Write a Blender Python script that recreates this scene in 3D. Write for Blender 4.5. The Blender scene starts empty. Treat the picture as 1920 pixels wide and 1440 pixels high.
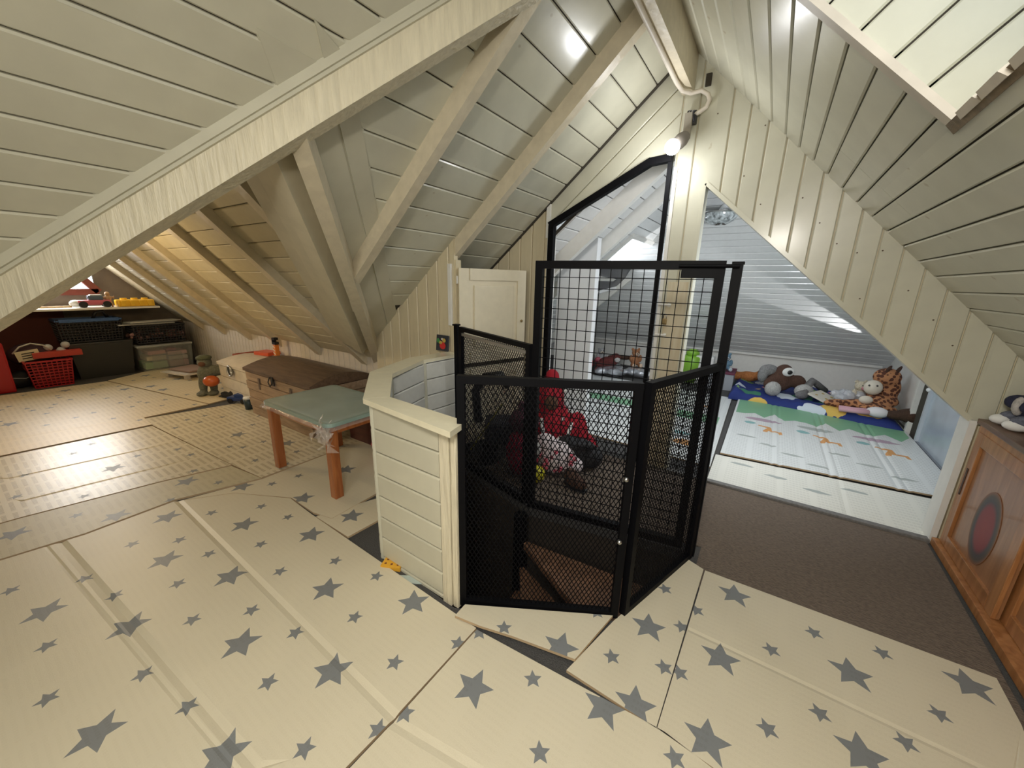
import bpy, bmesh, math, random
from mathutils import Vector, Matrix
from mathutils.geometry import delaunay_2d_cdt
random.seed(7)
SC = bpy.context.scene; COL = SC.collection
V = Vector
# ------------------------------------------------------------------ camera
FPX = 720.0; CX = 960.0; CY = 720.0; CAM = V((0, 0, 1.5))
RM = Matrix(((0.832, -0.161, 0.531), (0.555, 0.204, -0.807), (0.022, 0.966, 0.259)))
cx = V((RM[0][0], RM[1][0], RM[2][0])).normalized()
cz = V((RM[0][2], RM[1][2], RM[2][2])); cz = (cz - cx * cz.dot(cx)).normalized()
cy = cz.cross(cx)
RM = Matrix((cx, cy, cz)).transposed()
cam = bpy.data.cameras.new('camera'); camo = bpy.data.objects.new('camera', cam); COL.objects.link(camo)
cam.sensor_width = 36; cam.lens = FPX / 1920 * 36; cam.clip_start = 0.02
camo.matrix_world = Matrix.Translation(CAM) @ RM.to_4x4(); SC.camera = camo
# ------------------------------------------------------------------ light and exposure
SC.view_settings.view_transform = 'Standard'; SC.view_settings.look = 'None'
SC.view_settings.gamma = 1; SC.view_settings.use_curve_mapping = False
SC.view_settings.exposure = 0.0
w = bpy.data.worlds.new('sky'); SC.world = w; w.use_nodes = True
w.node_tree.nodes['Background'].inputs[0].default_value = (0.86, 0.94, 1.0, 1)
w.node_tree.nodes['Background'].inputs[1].default_value = 2.2
SC.cycles.max_bounces = 8; SC.cycles.diffuse_bounces = 5; SC.cycles.sample_clamp_indirect = 6

def area(name, loc, target, sx, sy, power, col):
    l = bpy.data.lights.new(name, 'AREA'); l.shape = 'RECTANGLE'; l.size = sx; l.size_y = sy
    l.energy = power; l.color = col
    o = bpy.data.objects.new(name, l); COL.objects.link(o); o.location = loc
    o.rotation_euler = (V(target) - V(loc)).to_track_quat('-Z', 'Y').to_euler(); return o

area('skylight_daylight', (0.30, 1.17, 2.62), (-0.5, 1.17, 1.82), 0.5, 0.9, 1.3, (0.93, 0.97, 1.0))
area('rear_fill_light', (-0.35, -1.5, 1.75), (-1.1, 1.0, 1.7), 1.1, 0.9, 30, (1.0, 0.97, 0.90))  # fill light added behind the camera; the back wall has no window
area('gable_window_daylight', (-8.62, 0.9, 1.45), (-6, 0.9, 0.9), 0.9, 0.6, 38, (1.0, 0.97, 0.93))
area('inner_skylight_daylight', (-2.0, 5.4, 1.95), (-0.6, 5.3, 0.3), 0.9, 0.9, 40, (0.90, 0.95, 1.0))
area('inner_right_fill', (0.36, 3.48, 1.72), (-1.0, 4.9, 0.6), 0.4, 0.4, 28, (0.90, 0.95, 1.0))  # added lamp under the closed slope, placed to brighten the pillar front
sl = bpy.data.lights.new('added_streak_spot', 'SPOT'); sl.energy = 420; sl.spot_size = math.radians(13); sl.spot_blend = .15; sl.shadow_soft_size = .01; sl.color = (1, 1, 1)  # spot added inside the far room for the ceiling streak; no roof window here
so = bpy.data.objects.new('added_streak_spot', sl); COL.objects.link(so); so.location = V((1.42, 6.88, .78)) + V((0, -.0707, -.0707)) * .9
so.rotation_euler = (V((-.55, 6.00, 1.66)) - so.location).to_track_quat('-Z', 'Y').to_euler()
# ------------------------------------------------------------------ picture rays onto real planes
def ray(px, py): return RM @ V((px - CX, -(py - CY), -FPX))
def onp(px, py, n, d):
    n = V(n); r = ray(px, py); return CAM + r * ((d - n.dot(CAM)) / n.dot(r))
def F(px, py, z=0.0): return onp(px, py, (0, 0, 1), z)
def PY(px, py, y): return onp(px, py, (0, 1, 0), y)
def PX(px, py, x): return onp(px, py, (1, 0, 0), x)
# ------------------------------------------------------------------ materials
MATS = {}
def nt(name):
    m = bpy.data.materials.new(name); m.use_nodes = True; t = m.node_tree
    return m, t, t.nodes['Principled BSDF']
def M(name, col=(.5, .5, .5), rough=.5, metal=0, var=0.0, bump=0.0, scale=20, stretch=(1, 1, 1), spec=.5, coat=0, emit=0, alpha=1, objvar=0, dark=None):
    if name in MATS: return MATS[name]
    m, t, b = nt(name); N = t.nodes; L = t.links
    b.inputs['Roughness'].default_value = rough; b.inputs['Metallic'].default_value = metal
    b.inputs['Specular IOR Level'].default_value = spec; b.inputs['Coat Weight'].default_value = coat
    b.inputs['Coat Roughness'].default_value = .15
    b.inputs['Base Color'].default_value = (*col, 1); b.inputs['Alpha'].default_value = alpha
    if emit:
        b.inputs['Emission Color'].default_value = (*col, 1); b.inputs['Emission Strength'].default_value = emit
    if var or bump or objvar:
        tc = N.new('ShaderNodeTexCoord'); mp = N.new('ShaderNodeMapping'); mp.inputs['Scale'].default_value = stretch
        L.new(tc.outputs['Object'], mp.inputs[0])
        nz = N.new('ShaderNodeTexNoise'); nz.inputs['Scale'].default_value = scale; nz.inputs['Detail'].default_value = 5
        L.new(mp.outputs[0], nz.inputs['Vector'])
        src = None
        if var or objvar:
            mr = N.new('ShaderNodeMapRange'); mr.inputs['To Min'].default_value = 1 - var; mr.inputs['To Max'].default_value = 1 + var
            mr.inputs['From Min'].default_value = .3; mr.inputs['From Max'].default_value = .7
            L.new(nz.outputs[0], mr.inputs[0])
            val = mr.outputs[0]
            if objvar:
                oi = N.new('ShaderNodeObjectInfo'); m2 = N.new('ShaderNodeMapRange')
                m2.inputs['To Min'].default_value = 1 - objvar; m2.inputs['To Max'].default_value = 1 + objvar
                L.new(oi.outputs['Random'], m2.inputs[0])
                mu = N.new('ShaderNodeMath'); mu.operation = 'MULTIPLY'; L.new(val, mu.inputs[0]); L.new(m2.outputs[0], mu.inputs[1]); val = mu.outputs[0]
            vm = N.new('ShaderNodeVectorMath'); vm.operation = 'SCALE'; vm.inputs[0].default_value = col
            L.new(val, vm.inputs['Scale']); src = vm.outputs[0]
            if dark:   # knots and scuffs in the paint
                n2 = N.new('ShaderNodeTexNoise'); n2.inputs['Scale'].default_value = 9; n2.inputs['Detail'].default_value = 3
                L.new(tc.outputs['Object'], n2.inputs['Vector'])
                cr = N.new('ShaderNodeMapRange'); cr.inputs['From Min'].default_value = .70; cr.inputs['From Max'].default_value = .76
                L.new(n2.outputs[0], cr.inputs[0]); mx = N.new('ShaderNodeMix'); mx.data_type = 'RGBA'
                L.new(cr.outputs[0], mx.inputs['Factor']); L.new(src, mx.inputs['A']); mx.inputs['B'].default_value = (*dark, 1); src = mx.outputs['Result']
            L.new(src, b.inputs['Base Color'])
        if bump:
            bp = N.new('ShaderNodeBump'); bp.inputs['Strength'].default_value = bump; bp.inputs['Distance'].default_value = .01
            L.new(nz.outputs[0], bp.inputs['Height']); L.new(bp.outputs[0], b.inputs['Normal'])
    MATS[name] = m; return m
IV = (0.56, 0.545, 0.435)
ivory = M('ivory_gloss_paint', IV, .30, var=.05, bump=.12, scale=7, stretch=(1, 1, 1), objvar=.05, coat=.25, dark=(.42, .37, .26))
ivory_left = M('ivory_satin_paint', (0.53, 0.505, 0.395), .36, var=.05, bump=.12, scale=7, objvar=.05, coat=.15)
ivory_wing = M('ivory_wing_paint', (0.54, 0.49, 0.36), .6, var=.06, bump=.1, scale=9, objvar=.06, spec=.2)
ivory_brush = M('brushed_ivory_paint', (0.64, 0.58, 0.43), .40, var=.10, bump=1.0, scale=48, stretch=(1, 1, .12), coat=.1)
cream = M('cream_wall_paint', (0.62, 0.54, 0.37), .42, var=.05, bump=.12, scale=9, stretch=(3, 3, .5), objvar=.04)
ivory_rafter = M('rough_ivory_beam', (0.60, 0.53, 0.39), .42, var=.07, bump=.45, scale=18, coat=.1)
white_in = M('cool_white_gloss', (0.66, 0.67, 0.67), .22, var=.03, objvar=.03, coat=.4)
white_paint = M('white_paint', (0.74, 0.73, 0.69), .45, var=.03)
gap = M('dark_gap', (0.05, 0.042, 0.03), .9)
dirty = M('raw_old_wood', (0.22, 0.17, 0.11), .8, var=.3, bump=.6, scale=30)
floor_m = M('grey_floor_carpet', (0.070, 0.068, 0.066), .95, var=.25, bump=.8, scale=160)
carpet_m = M('brown_carpet', (0.150, 0.116, 0.090), .95, var=.28, bump=1.0, scale=130, stretch=(.45, 1, 1))
black_m = M('black_powder_coat', (0.002, 0.002, 0.003), .55, spec=.12)
iron_m = M('black_mesh_steel', (0.002, 0.002, 0.003), .6, spec=.1)
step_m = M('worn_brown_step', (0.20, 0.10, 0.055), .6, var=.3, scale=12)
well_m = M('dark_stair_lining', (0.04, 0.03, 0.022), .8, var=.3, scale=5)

def wood(name, c1, c2, rough=.4, axis='X', scale=6, coat=.2):
    if name in MATS: return MATS[name]
    m, t, b = nt(name); N = t.nodes; L = t.links
    tc = N.new('ShaderNodeTexCoord'); mp = N.new('ShaderNodeMapping')
    s = {'X': (.15, 1, 1), 'Y': (1, .15, 1), 'Z': (1, 1, .12)}[axis]; mp.inputs['Scale'].default_value = s
    L.new(tc.outputs['Object'], mp.inputs[0])
    nz = N.new('ShaderNodeTexNoise'); nz.inputs['Scale'].default_value = scale * 5; nz.inputs['Detail'].default_value = 7; nz.inputs['Distortion'].default_value = .6
    L.new(mp.outputs[0], nz.inputs['Vector'])
    cr = N.new('ShaderNodeValToRGB'); cr.color_ramp.elements[0].position = .32; cr.color_ramp.elements[1].position = .68
    cr.color_ramp.elements[0].color = (*c1, 1); cr.color_ramp.elements[1].color = (*c2, 1)
    L.new(nz.outputs[0], cr.inputs[0]); L.new(cr.outputs[0], b.inputs['Base Color'])
    b.inputs['Roughness'].default_value = rough; b.inputs['Coat Weight'].default_value = coat
    bp = N.new('ShaderNodeBump'); bp.inputs['Strength'].default_value = .15; L.new(nz.outputs[0], bp.inputs['Height']); L.new(bp.outputs[0], b.inputs['Normal'])
    MATS[name] = m; return m
cherry = wood('orange_cherry_wood', (.26, .075, .02), (.40, .14, .045), .35, 'Z')
chest_w = wood('weathered_chest_wood', (.25, .17, .11), (.42, .30, .20), .6, 'X', coat=0)
lid_w = wood('dark_lid_wood', (.075, .045, .028), (.145, .09, .057), .5, 'X', coat=.05)
cab_w = wood('cabinet_pine', (.26, .10, .03), (.42, .19, .07), .35, 'Z')
cab_top = wood('cabinet_top_wood', (.12, .07, .045), (.20, .12, .08), .5, 'Y')
white_w = M('whitewashed_wood', (.62, .56, .47), .5, var=.08, scale=12)

def mat_mat(name, col, rib=.0, ribscale=22, rough=.42, tint=(0.55, .5, .4), rotz=0, block=.2):
    """foam play mat: coloured film over embossed rib blocks"""
    m, t, b = nt(name); N = t.nodes; L = t.links
    tc = N.new('ShaderNodeTexCoord'); mp = N.new('ShaderNodeMapping'); mp.inputs['Rotation'].default_value = (0, 0, rotz)
    L.new(tc.outputs['Object'], mp.inputs[0]); sp = N.new('ShaderNodeSeparateXYZ'); L.new(mp.outputs[0], sp.inputs[0])
    def math_(op, a, bb=None, v=None):
        n = N.new('ShaderNodeMath'); n.operation = op
        if hasattr(a, 'links'): L.new(a, n.inputs[0])
        else: n.inputs[0].default_value = a
        if bb is not None:
            if hasattr(bb, 'links'): L.new(bb, n.inputs[1])
            else: n.inputs[1].default_value = bb
        return n.outputs[0]
    # ribs repeat along Y, cut into blocks along X by smooth bands
    fy_ = math_('FRACT', math_('MULTIPLY', sp.outputs['Y'], ribscale)); r1 = math_('GREATER_THAN', fy_, .55)
    fx_ = math_('FRACT', math_('MULTIPLY', sp.outputs['X'], 1 / block)); b1 = math_('GREATER_THAN', fx_, .2)
    fx2 = math_('FRACT', math_('MULTIPLY', sp.outputs['X'], ribscale * 2)); r2 = math_('GREATER_THAN', fx2, .25)
    ribs = math_('MULTIPLY', math_('MULTIPLY', r1, b1), r2)
    mx = N.new('ShaderNodeMix'); mx.data_type = 'RGBA'; mx.inputs['A'].default_value = (*col, 1)
    mx.inputs['B'].default_value = (*[c * t_ for c, t_ in zip(col, tint)], 1)
    L.new(math_('MULTIPLY', ribs, rib), mx.inputs['Factor'])
    nz = N.new('ShaderNodeTexNoise'); nz.inputs['Scale'].default_value = 260; nz.inputs['Detail'].default_value = 2; L.new(tc.outputs['Object'], nz.inputs['Vector'])
    nb = N.new('ShaderNodeTexNoise'); nb.inputs['Scale'].default_value = 2.2; L.new(tc.outputs['Object'], nb.inputs['Vector'])
    m3 = N.new('ShaderNodeMapRange'); m3.inputs['To Min'].default_value = .93; m3.inputs['To Max'].default_value = 1.06; L.new(nb.outputs[0], m3.inputs[0])
    vm = N.new('ShaderNodeVectorMath'); vm.operation = 'SCALE'; L.new(mx.outputs['Result'], vm.inputs[0]); L.new(m3.outputs[0], vm.inputs['Scale'])
    L.new(vm.outputs[0], b.inputs['Base Color'])
    ad = math_('ADD', math_('MULTIPLY', ribs, -1.6 if rib > .05 else -.35), math_('MULTIPLY', nz.outputs[0], .5))
    bp = N.new('ShaderNodeBump'); bp.inputs['Strength'].default_value = .25; bp.inputs['Distance'].default_value = .003
    L.new(ad, bp.inputs['Height']); L.new(bp.outputs[0], b.inputs['Normal'])
    b.inputs['Roughness'].default_value = rough; b.inputs['Specular IOR Level'].default_value = .5
    return m
MC = (0.63, 0.57, 0.43)
foam = mat_mat('star_mat_cream', MC, .045, 40)
foam_rib = mat_mat('star_mat_ribbed', MC, .75, 22, rough=.30)
star_m = mat_mat('star_print_grey', (0.195, 0.205, 0.21), .12, 40)
edge_m = M('foam_edge', (.45, .33, .2), .8)
foam_w = mat_mat('play_mat_white', (0.70, 0.72, 0.71), .7, 24, rough=.32, tint=(.72, .72, .72))
# ------------------------------------------------------------------ object helpers
def tag(o, label=None, cat=None, group=None, kind=None):
    if label: o['label'] = label
    if cat: o['category'] = cat
    if group: o['group'] = group
    if kind: o['kind'] = kind
    return o
def empty(name, loc, label=None, cat=None, rz=0, group=None, kind=None):
    o = bpy.data.objects.new(name, None); COL.objects.link(o); o.location = loc; o.rotation_euler = (0, 0, rz); o.empty_display_size = .05
    return tag(o, label, cat, group, kind)
class MB:
    """mesh builder in the local space of the thing"""
    def __init__(s): s.b = bmesh.new(); s.mi = 0
    def _m(s, geom_verts, mtx):
        bmesh.ops.transform(s.b, matrix=mtx, verts=geom_verts)
    def box(s, c, d, rot=None, bev=0):
        r = bmesh.ops.create_cube(s.b, size=1); vs = r['verts']
        m = Matrix.Translation(c) @ (rot.to_4x4() if rot else Matrix()) @ Matrix.Diagonal((*d, 1)); s._m(vs, m)
        if bev:
            es = {e for v_ in vs for e in v_.link_edges}; bmesh.ops.bevel(s.b, geom=list(es), offset=bev, segments=2, affect='EDGES', profile=.6)
        return s
    def cyl(s, p, q, r, r2=None, n=12, caps=True):
        p = V(p); q = V(q); d = q - p
        g = bmesh.ops.create_cone(s.b, cap_ends=caps, segments=n, radius1=r, radius2=r if r2 is None else r2, depth=d.length)
        s._m(g['verts'], Matrix.Translation((p + q) / 2) @ d.to_track_quat('Z', 'Y').to_matrix().to_4x4()); return s
    def ell(s, c, rad, rot=None, u=14, v=9):
        g = bmesh.ops.create_uvsphere(s.b, u_segments=u, v_segments=v, radius=1)
        rr = rad if hasattr(rad, '__len__') else (rad,) * 3
        s._m(g['verts'], Matrix.Translation(c) @ (rot.to_4x4() if rot else Matrix()) @ Matrix.Diagonal((*rr, 1))); return s
    def prism(s, pts, ext):
        ext = V(ext); a = [s.b.verts.new(p) for p in pts]; c = [s.b.verts.new(V(p) + ext) for p in pts]
        s.b.faces.new(a[::-1]); s.b.faces.new(c); n = len(a)
        for i in range(n): s.b.faces.new((a[i], a[(i + 1) % n], c[(i + 1) % n], c[i]))
        return s
    def bar(s, p, q, w_, h, up=(0, 0, 1)):
        p = V(p); q = V(q); d = (q - p); L_ = d.length; d.normalize(); up = V(up)
        side = d.cross(up)
        if side.length < 1e-4: side = d.cross(V((1, 0, 0)))
        side.normalize(); u2 = side.cross(d)
        m = Matrix((d, side, u2)).transposed(); return s.box((p + q) / 2, (L_, w_, h), m)
    def tube(s, pts, r, n=8):
        pts = [V(p) for p in pts]; rings = []
        for i, p in enumerate(pts):
            d = (pts[min(i + 1, len(pts) - 1)] - pts[max(i - 1, 0)]).normalized()
            a = d.orthogonal().normalized() if not rings else (rings[-1][1] - d * rings[-1][1].dot(d)).normalized()
            bb = d.cross(a); rr = r[i] if hasattr(r, '__len__') else r
            rings.append(([s.b.verts.new(p + (a * math.cos(t) + bb * math.sin(t)) * rr) for t in [2 * math.pi * k / n for k in range(n)]], a))
        for (A, _), (B, _) in zip(rings, rings[1:]):
            for k in range(n): s.b.faces.new((A[k], A[(k + 1) % n], B[(k + 1) % n], B[k]))
        s.b.faces.new(rings[0][0][::-1]); s.b.faces.new(rings[-1][0]); return s
    def lathe(s, prof, c=(0, 0, 0), n=20):
        c = V(c); rings = []
        for r, z in prof: rings.append([s.b.verts.new(c + V((r * math.cos(2 * math.pi * k / n), r * math.sin(2 * math.pi * k / n), z))) for k in range(n)])
        for A, B in zip(rings, rings[1:]):
            for k in range(n): s.b.faces.new((A[k], A[(k + 1) % n], B[(k + 1) % n], B[k]))
        return s
    def build(s, name, mat, parent=None, smooth=False, loc=None, remesh=0, **kw):
        bmesh.ops.recalc_face_normals(s.b, faces=s.b.faces)
        me = bpy.data.meshes.new(name); s.b.to_mesh(me); s.b.free(); me.materials.append(mat)
        if smooth or remesh:
            for p in me.polygons: p.use_smooth = True
        o = bpy.data.objects.new(name, me); COL.objects.link(o)
        if parent: o.parent = parent
        if loc: o.location = loc
        if remesh:
            r = o.modifiers.new('merge', 'REMESH'); r.mode = 'VOXEL'; r.voxel_size = remesh; r.use_smooth_shade = True
            q = o.modifiers.new('soften', 'SMOOTH'); q.factor = .6; q.iterations = 3
        return tag(o, **kw)
def E3(x=0, y=0, z=0): return Matrix.Rotation(math.radians(z), 3, 'Z') @ Matrix.Rotation(math.radians(y), 3, 'Y') @ Matrix.Rotation(math.radians(x), 3, 'X')


# ---- boards laid on a plane patch ------------------------------------------------
def clip(poly, axis, lim, keep_ge):
    out = []
    for i in range(len(poly)):
        a, b = poly[i], poly[(i + 1) % len(poly)]
        ia = (a[axis] >= lim) if keep_ge else (a[axis] <= lim); ib = (b[axis] >= lim) if keep_ge else (b[axis] <= lim)
        if ia: out.append(a)
        if ia != ib:
            t = (lim - a[axis]) / (b[axis] - a[axis]); out.append((a[0] + t * (b[0] - a[0]), a[1] + t * (b[1] - a[1])))
    return out
def area2(p): return abs(sum(p[i][0] * p[(i + 1) % len(p)][1] - p[(i + 1) % len(p)][0] * p[i][1] for i in range(len(p)))) / 2
def boards(O, u, v_, n, poly, pitch, v0, mat, parent, t=.014, g=.006, bev=.006, cuts=(), name='board', out=0.0):
    """boards run along u, step along v_; n points into the room; v0 = phase of a joint; cuts = [(vmin, vmax, u)]"""
    O = V(O); u = V(u).normalized(); v_ = V(v_).normalized(); n = V(n).normalized()
    vs = [p[1] for p in poly]; k = math.floor((min(vs) - v0) / pitch)
    while v0 + k * pitch < max(vs):
        a = v0 + k * pitch + g / 2; b = a + pitch - g; k += 1
        s = clip(clip(poly, 1, a, True), 1, b, False)
        if len(s) < 3 or area2(s) < 1e-4: continue
        pieces = [s]
        for (c0, c1, cu) in cuts:
            if c0 < (a + b) / 2 < c1:
                nxt = []
                for q in pieces: nxt += [x for x in (clip(q, 0, cu - .001, False), clip(q, 0, cu + .001, True)) if len(x) > 2 and area2(x) > 1e-4]
                pieces = nxt
        for q in pieces:
            c_ = [0, 0]
            q2 = []
            for p in q:
                if not q2 or abs(p[0] - q2[-1][0]) + abs(p[1] - q2[-1][1]) > 1e-5: q2.append(p)
            if len(q2) > 2 and abs(q2[0][0] - q2[-1][0]) + abs(q2[0][1] - q2[-1][1]) < 1e-5: q2.pop()
            if len(q2) < 3: continue
            bm = bmesh.new()
            o_ = sum((O + u * p[0] + v_ * p[1] for p in q2), V()) / len(q2)
            def P(p, h, dv=0): return O + u * p[0] + v_ * (p[1] + dv) + n * h - o_
            low = [bm.verts.new(P(p, out)) for p in q2]; mid = [bm.verts.new(P(p, out + t - bev)) for p in q2]
            top = [bm.verts.new(P(p, out + t, bev if abs(p[1] - a) < 1e-4 else (-bev if abs(p[1] - b) < 1e-4 else 0))) for p in q2]
            m_ = len(q2)
            for A, B in ((low, mid), (mid, top)):
                for i in range(m_): bm.faces.new((A[i], A[(i + 1) % m_], B[(i + 1) % m_], B[i]))
            bm.faces.new(top); bm.faces.new(low[::-1])
            bmesh.ops.recalc_face_normals(bm, faces=bm.faces)
            me = bpy.data.meshes.new(name); bm.to_mesh(me); bm.free(); me.materials.append(mat)
            ob = bpy.data.objects.new(name, me); COL.objects.link(ob); ob.location = o_; ob.parent = parent
def slab(name, pts, n, th, mat, kind='structure', parent=None):
    """flat slab whose room face is pts, thickened away from the room"""
    return MB().prism([V(p) for p in pts], -V(n).normalized() * th).build(name, mat, parent, kind=kind)

# ================================================================== SETTING
KR = 2.32                                   # right slope  z = KR - x
def zl(x): return 3.63 + .853 * x           # left slope
def zr(x): return KR - x
nR = V((-1, 0, -1)).normalized(); nL = V((.853, 0, -1)).normalized()
YP = 3.17; XR = (KR - 3.63) / 1.853         # ridge x
ZRg = zl(XR)
# floor with the stair hole
hole = [(-1.02, 1.10), (-1.57, 1.13), (-2.10, 1.68), (-2.11, 2.2), (-1.92, 2.24), (-1.16, 2.02), (-.17, 2.17), (-.36, 1.47)]
def plate_with_hole(name, outer, hole, z, th, mat, **kw):
    pts = [V(p) for p in outer + hole]; no = len(outer); nh = len(hole)
    ed = [(i, (i + 1) % no) for i in range(no)] + [(no + i, no + (i + 1) % nh) for i in range(nh)]
    vs, es, fs, *_ = delaunay_2d_cdt(pts, ed, [list(range(no)), [no + i for i in range(nh)]], 0, 1e-6)
    def inside(p, poly):
        c = False
        for i in range(len(poly)):
            a, b = poly[i], poly[i - 1]
            if (a[1] > p[1]) != (b[1] > p[1]) and p[0] < (b[0] - a[0]) * (p[1] - a[1]) / (b[1] - a[1]) + a[0]: c = not c
        return c
    bm = bmesh.new(); top = [bm.verts.new((v_[0], v_[1], z)) for v_ in vs]
    for f in fs:
        c = (sum(vs[i][0] for i in f) / len(f), sum(vs[i][1] for i in f) / len(f))
        if not inside(c, hole) and inside(c, outer): bm.faces.new([top[i] for i in f])
    r = bmesh.ops.extrude_face_region(bm, geom=bm.faces[:]); bmesh.ops.translate(bm, vec=(0, 0, -th), verts=[g for g in r['geom'] if isinstance(g, bmesh.types.BMVert)])
    b = MB(); b.b.free(); b.b = bm; return b.build(name, mat, **kw)
plate_with_hole('floor', [(-8.9, -1.9), (1.75, -1.9), (1.75, 7.4), (-4.2, 7.4), (-4.2, 2.9), (-8.9, 2.9)], hole, 0, .06, floor_m, kind='structure')

# right slope with skylight well: boards along Y
SX0, SX1, SY0, SY1 = -.30, .357, .62, 1.72
right = empty('ceiling', (0, 0, 0), kind='structure')
vR = V((1, 0, -1)).normalized(); uY = V((0, 1, 0))
def rv(x): return (x - XR) * math.sqrt(2)
OR = (XR, 0, ZRg)
ph = rv(.073) % (.083 * math.sqrt(2))
XE = 1.5
regs = [[(-1.7, rv(XR)), (7.3, rv(XR)), (7.3, rv(SX0)), (-1.7, rv(SX0))],
        [(-1.7, rv(SX0)), (SY0, rv(SX0)), (SY0, rv(SX1)), (-1.7, rv(SX1))],
        [(SY1, rv(SX0)), (7.3, rv(SX0)), (7.3, rv(SX1)), (SY1, rv(SX1))],
        [(-1.7, rv(SX1)), (7.3, rv(SX1)), (7.3, rv(XE)), (-1.7, rv(XE))]]
P_ = .083 * math.sqrt(2)
for q in regs:
    for (a, b) in ((-1.7, YP), (YP, 7.3)):
        q2 = clip(clip(q, 0, a, True), 0, b, False)
        if len(q2) > 2:
            boards(OR, uY, vR, nR, q2, P_, ph, ivory if b == YP else white_in, right, cuts=[(rv(.156), rv(.49), 2.62)] if b == YP else ())
            MB().prism([V(OR) + uY * p[0] + vR * p[1] for p in q2], -nR * .03).build('backing', gap, right)
# skylight well
well = empty('trim_1', (0, 0, 0), kind='structure')
dR = -nR
def rp(x, y, h=0): return V((x, y, zr(x))) + dR * h
WD = .34
boards(rp(SX0, SY1), dR, vR, (0, -1, 0), [(0, 0), (WD, 0), (WD, rv(SX1) - rv(SX0)), (0, rv(SX1) - rv(SX0))], .13, .02, ivory, well, t=.012, name='well_board')
boards(rp(SX0, SY0), dR, vR, (0, 1, 0), [(0, 0), (WD, 0), (WD, rv(SX1) - rv(SX0)), (0, rv(SX1) - rv(SX0))], .13, .02, ivory, well, t=.012, name='well_board')
boards(rp(SX1, SY0), uY, dR, -vR, [(0, 0), (SY1 - SY0, 0), (SY1 - SY0, WD), (0, WD)], .17, 0, ivory, well, t=.012, name='well_board')
boards(rp(SX0, SY0), uY, dR, vR, [(0, 0), (SY1 - SY0, 0), (SY1 - SY0, WD), (0, WD)], .17, 0, ivory, well, t=.012, name='well_board')
MB().prism([rp(SX0 - .0, SY1 + .02), rp(SX1, SY1 + .02), rp(SX1, SY1 - .028), rp(SX0, SY1 - .028)], nR * .02).build('frame_strip', white_w, well)
MB().prism([rp(SX1 - .012, SY0), rp(SX1 - .012, SY1 + .02), rp(SX1 + .012, SY1 + .03), rp(SX1 + .012, SY0)], nR * .02).build('raw_sill', dirty, well)
for k in range(7):
    MB().prism([rp(SX1 - .016, SY0 + .15 * k + .01), rp(SX1 - .016, SY0 + .15 * k + .12), rp(SX1, SY0 + .15 * k + .13), rp(SX1, SY0 + .15 * k)], nR * (.024 + .003 * (k % 3))).build('sill_splinter', white_w, well)
glass = M('window_pane', (.95, .98, 1), .05, alpha=.12)
frw = M('window_frame_white', (.75, .76, .76), .4)
def skylight(num, pts, n, fm=frw, bars=True):
    w_ = empty('window_%d' % num, (0, 0, 0), kind='structure')
    MB().prism(pts, V(n).normalized() * .006).build('pane', glass, w_)
    for i in range(len(pts)):
        MB().bar(pts[i], pts[(i + 1) % len(pts)], .045, .045, up=n).build('window_frame', fm, w_)
    return w_
for q_ in ([(SX0, SY1), (SX1, SY1)], [(SX0, SY0), (SX1, SY0)], [(SX1, SY0), (SX1, SY1)], [(SX0, SY0), (SX0, SY1)]):
    (xa, ya), (xb, yb) = q_; oo = V((0, .02 if ya == yb == SY1 else (-.02 if ya == yb else 0), 0)) + (vR * .02 if xa == xb == SX1 else (vR * -.02 if xa == xb else V()))
    MB().prism([rp(xa, ya), rp(xb, yb), rp(xb, yb, WD), rp(xa, ya, WD)], oo).build('backing', gap, well)
skylight(1, [rp(SX0, SY0, WD), rp(SX1, SY0, WD), rp(SX1, SY1, WD), rp(SX0, SY1, WD)], dR)

# left slope
left = empty('ceiling', (0, 0, 0), kind='structure')
vL = V((-1, 0, -.853)).normalized(); SL = math.sqrt(1 + .853 ** 2)
def lv(x): return (XR - x) * SL
OL = (XR, 0, ZRg)
def xn(x): return 2.51 + .948 * x           # near valley y(x)
def xf(x): return -.70 - .948 * x           # far valley y(x)
AX, AY = -1.69, .90
big_u = [(y, lv(x)) for x, y in ((XR, -1.7), (AX, -1.7), (AX, xn(AX)), (XR, xn(XR)))]
boards(OL, uY, vL, nL, big_u, .0965 * SL, lv(-1.778) % (.0965 * SL), ivory_left, left)
near_l = [(y, lv(x)) for x, y in ((AX, -1.7), (-4.25, -1.7), (-4.25, xn(-4.25)), (AX, xn(AX)))]
boards(OL, uY, vL, nL, near_l, .0965 * SL, lv(-1.778) % (.0965 * SL), ivory_left, left)
pl2 = .1325 * SL; ph2 = lv(-1.316) % pl2
far_u = [(y, lv(x)) for x, y in ((XR, xn(XR)), (AX, xn(AX)), (AX, YP), (XR, YP))]
boards(OL, uY, vL, nL, far_u, pl2, ph2, ivory, left)
D2 = .36                                    # valley planks take this much of the slope
far_l = [(y, lv(x)) for x, y in ((AX, AY + D2), (-2.75, xf(-2.75) + D2), (-2.75, YP), (AX, YP))]
boards(OL, uY, vL, nL, far_l, pl2, ph2, ivory, left)
for q in (big_u, near_l, far_u, [(y, lv(x)) for x, y in ((AX, AY), (-3.5, xf(-3.5)), (-3.5, YP), (AX, YP))]):
    MB().prism([V(OL) + uY * p[0] + vL * p[1] for p in q], -nL * .03).build('backing', gap, left)
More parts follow.
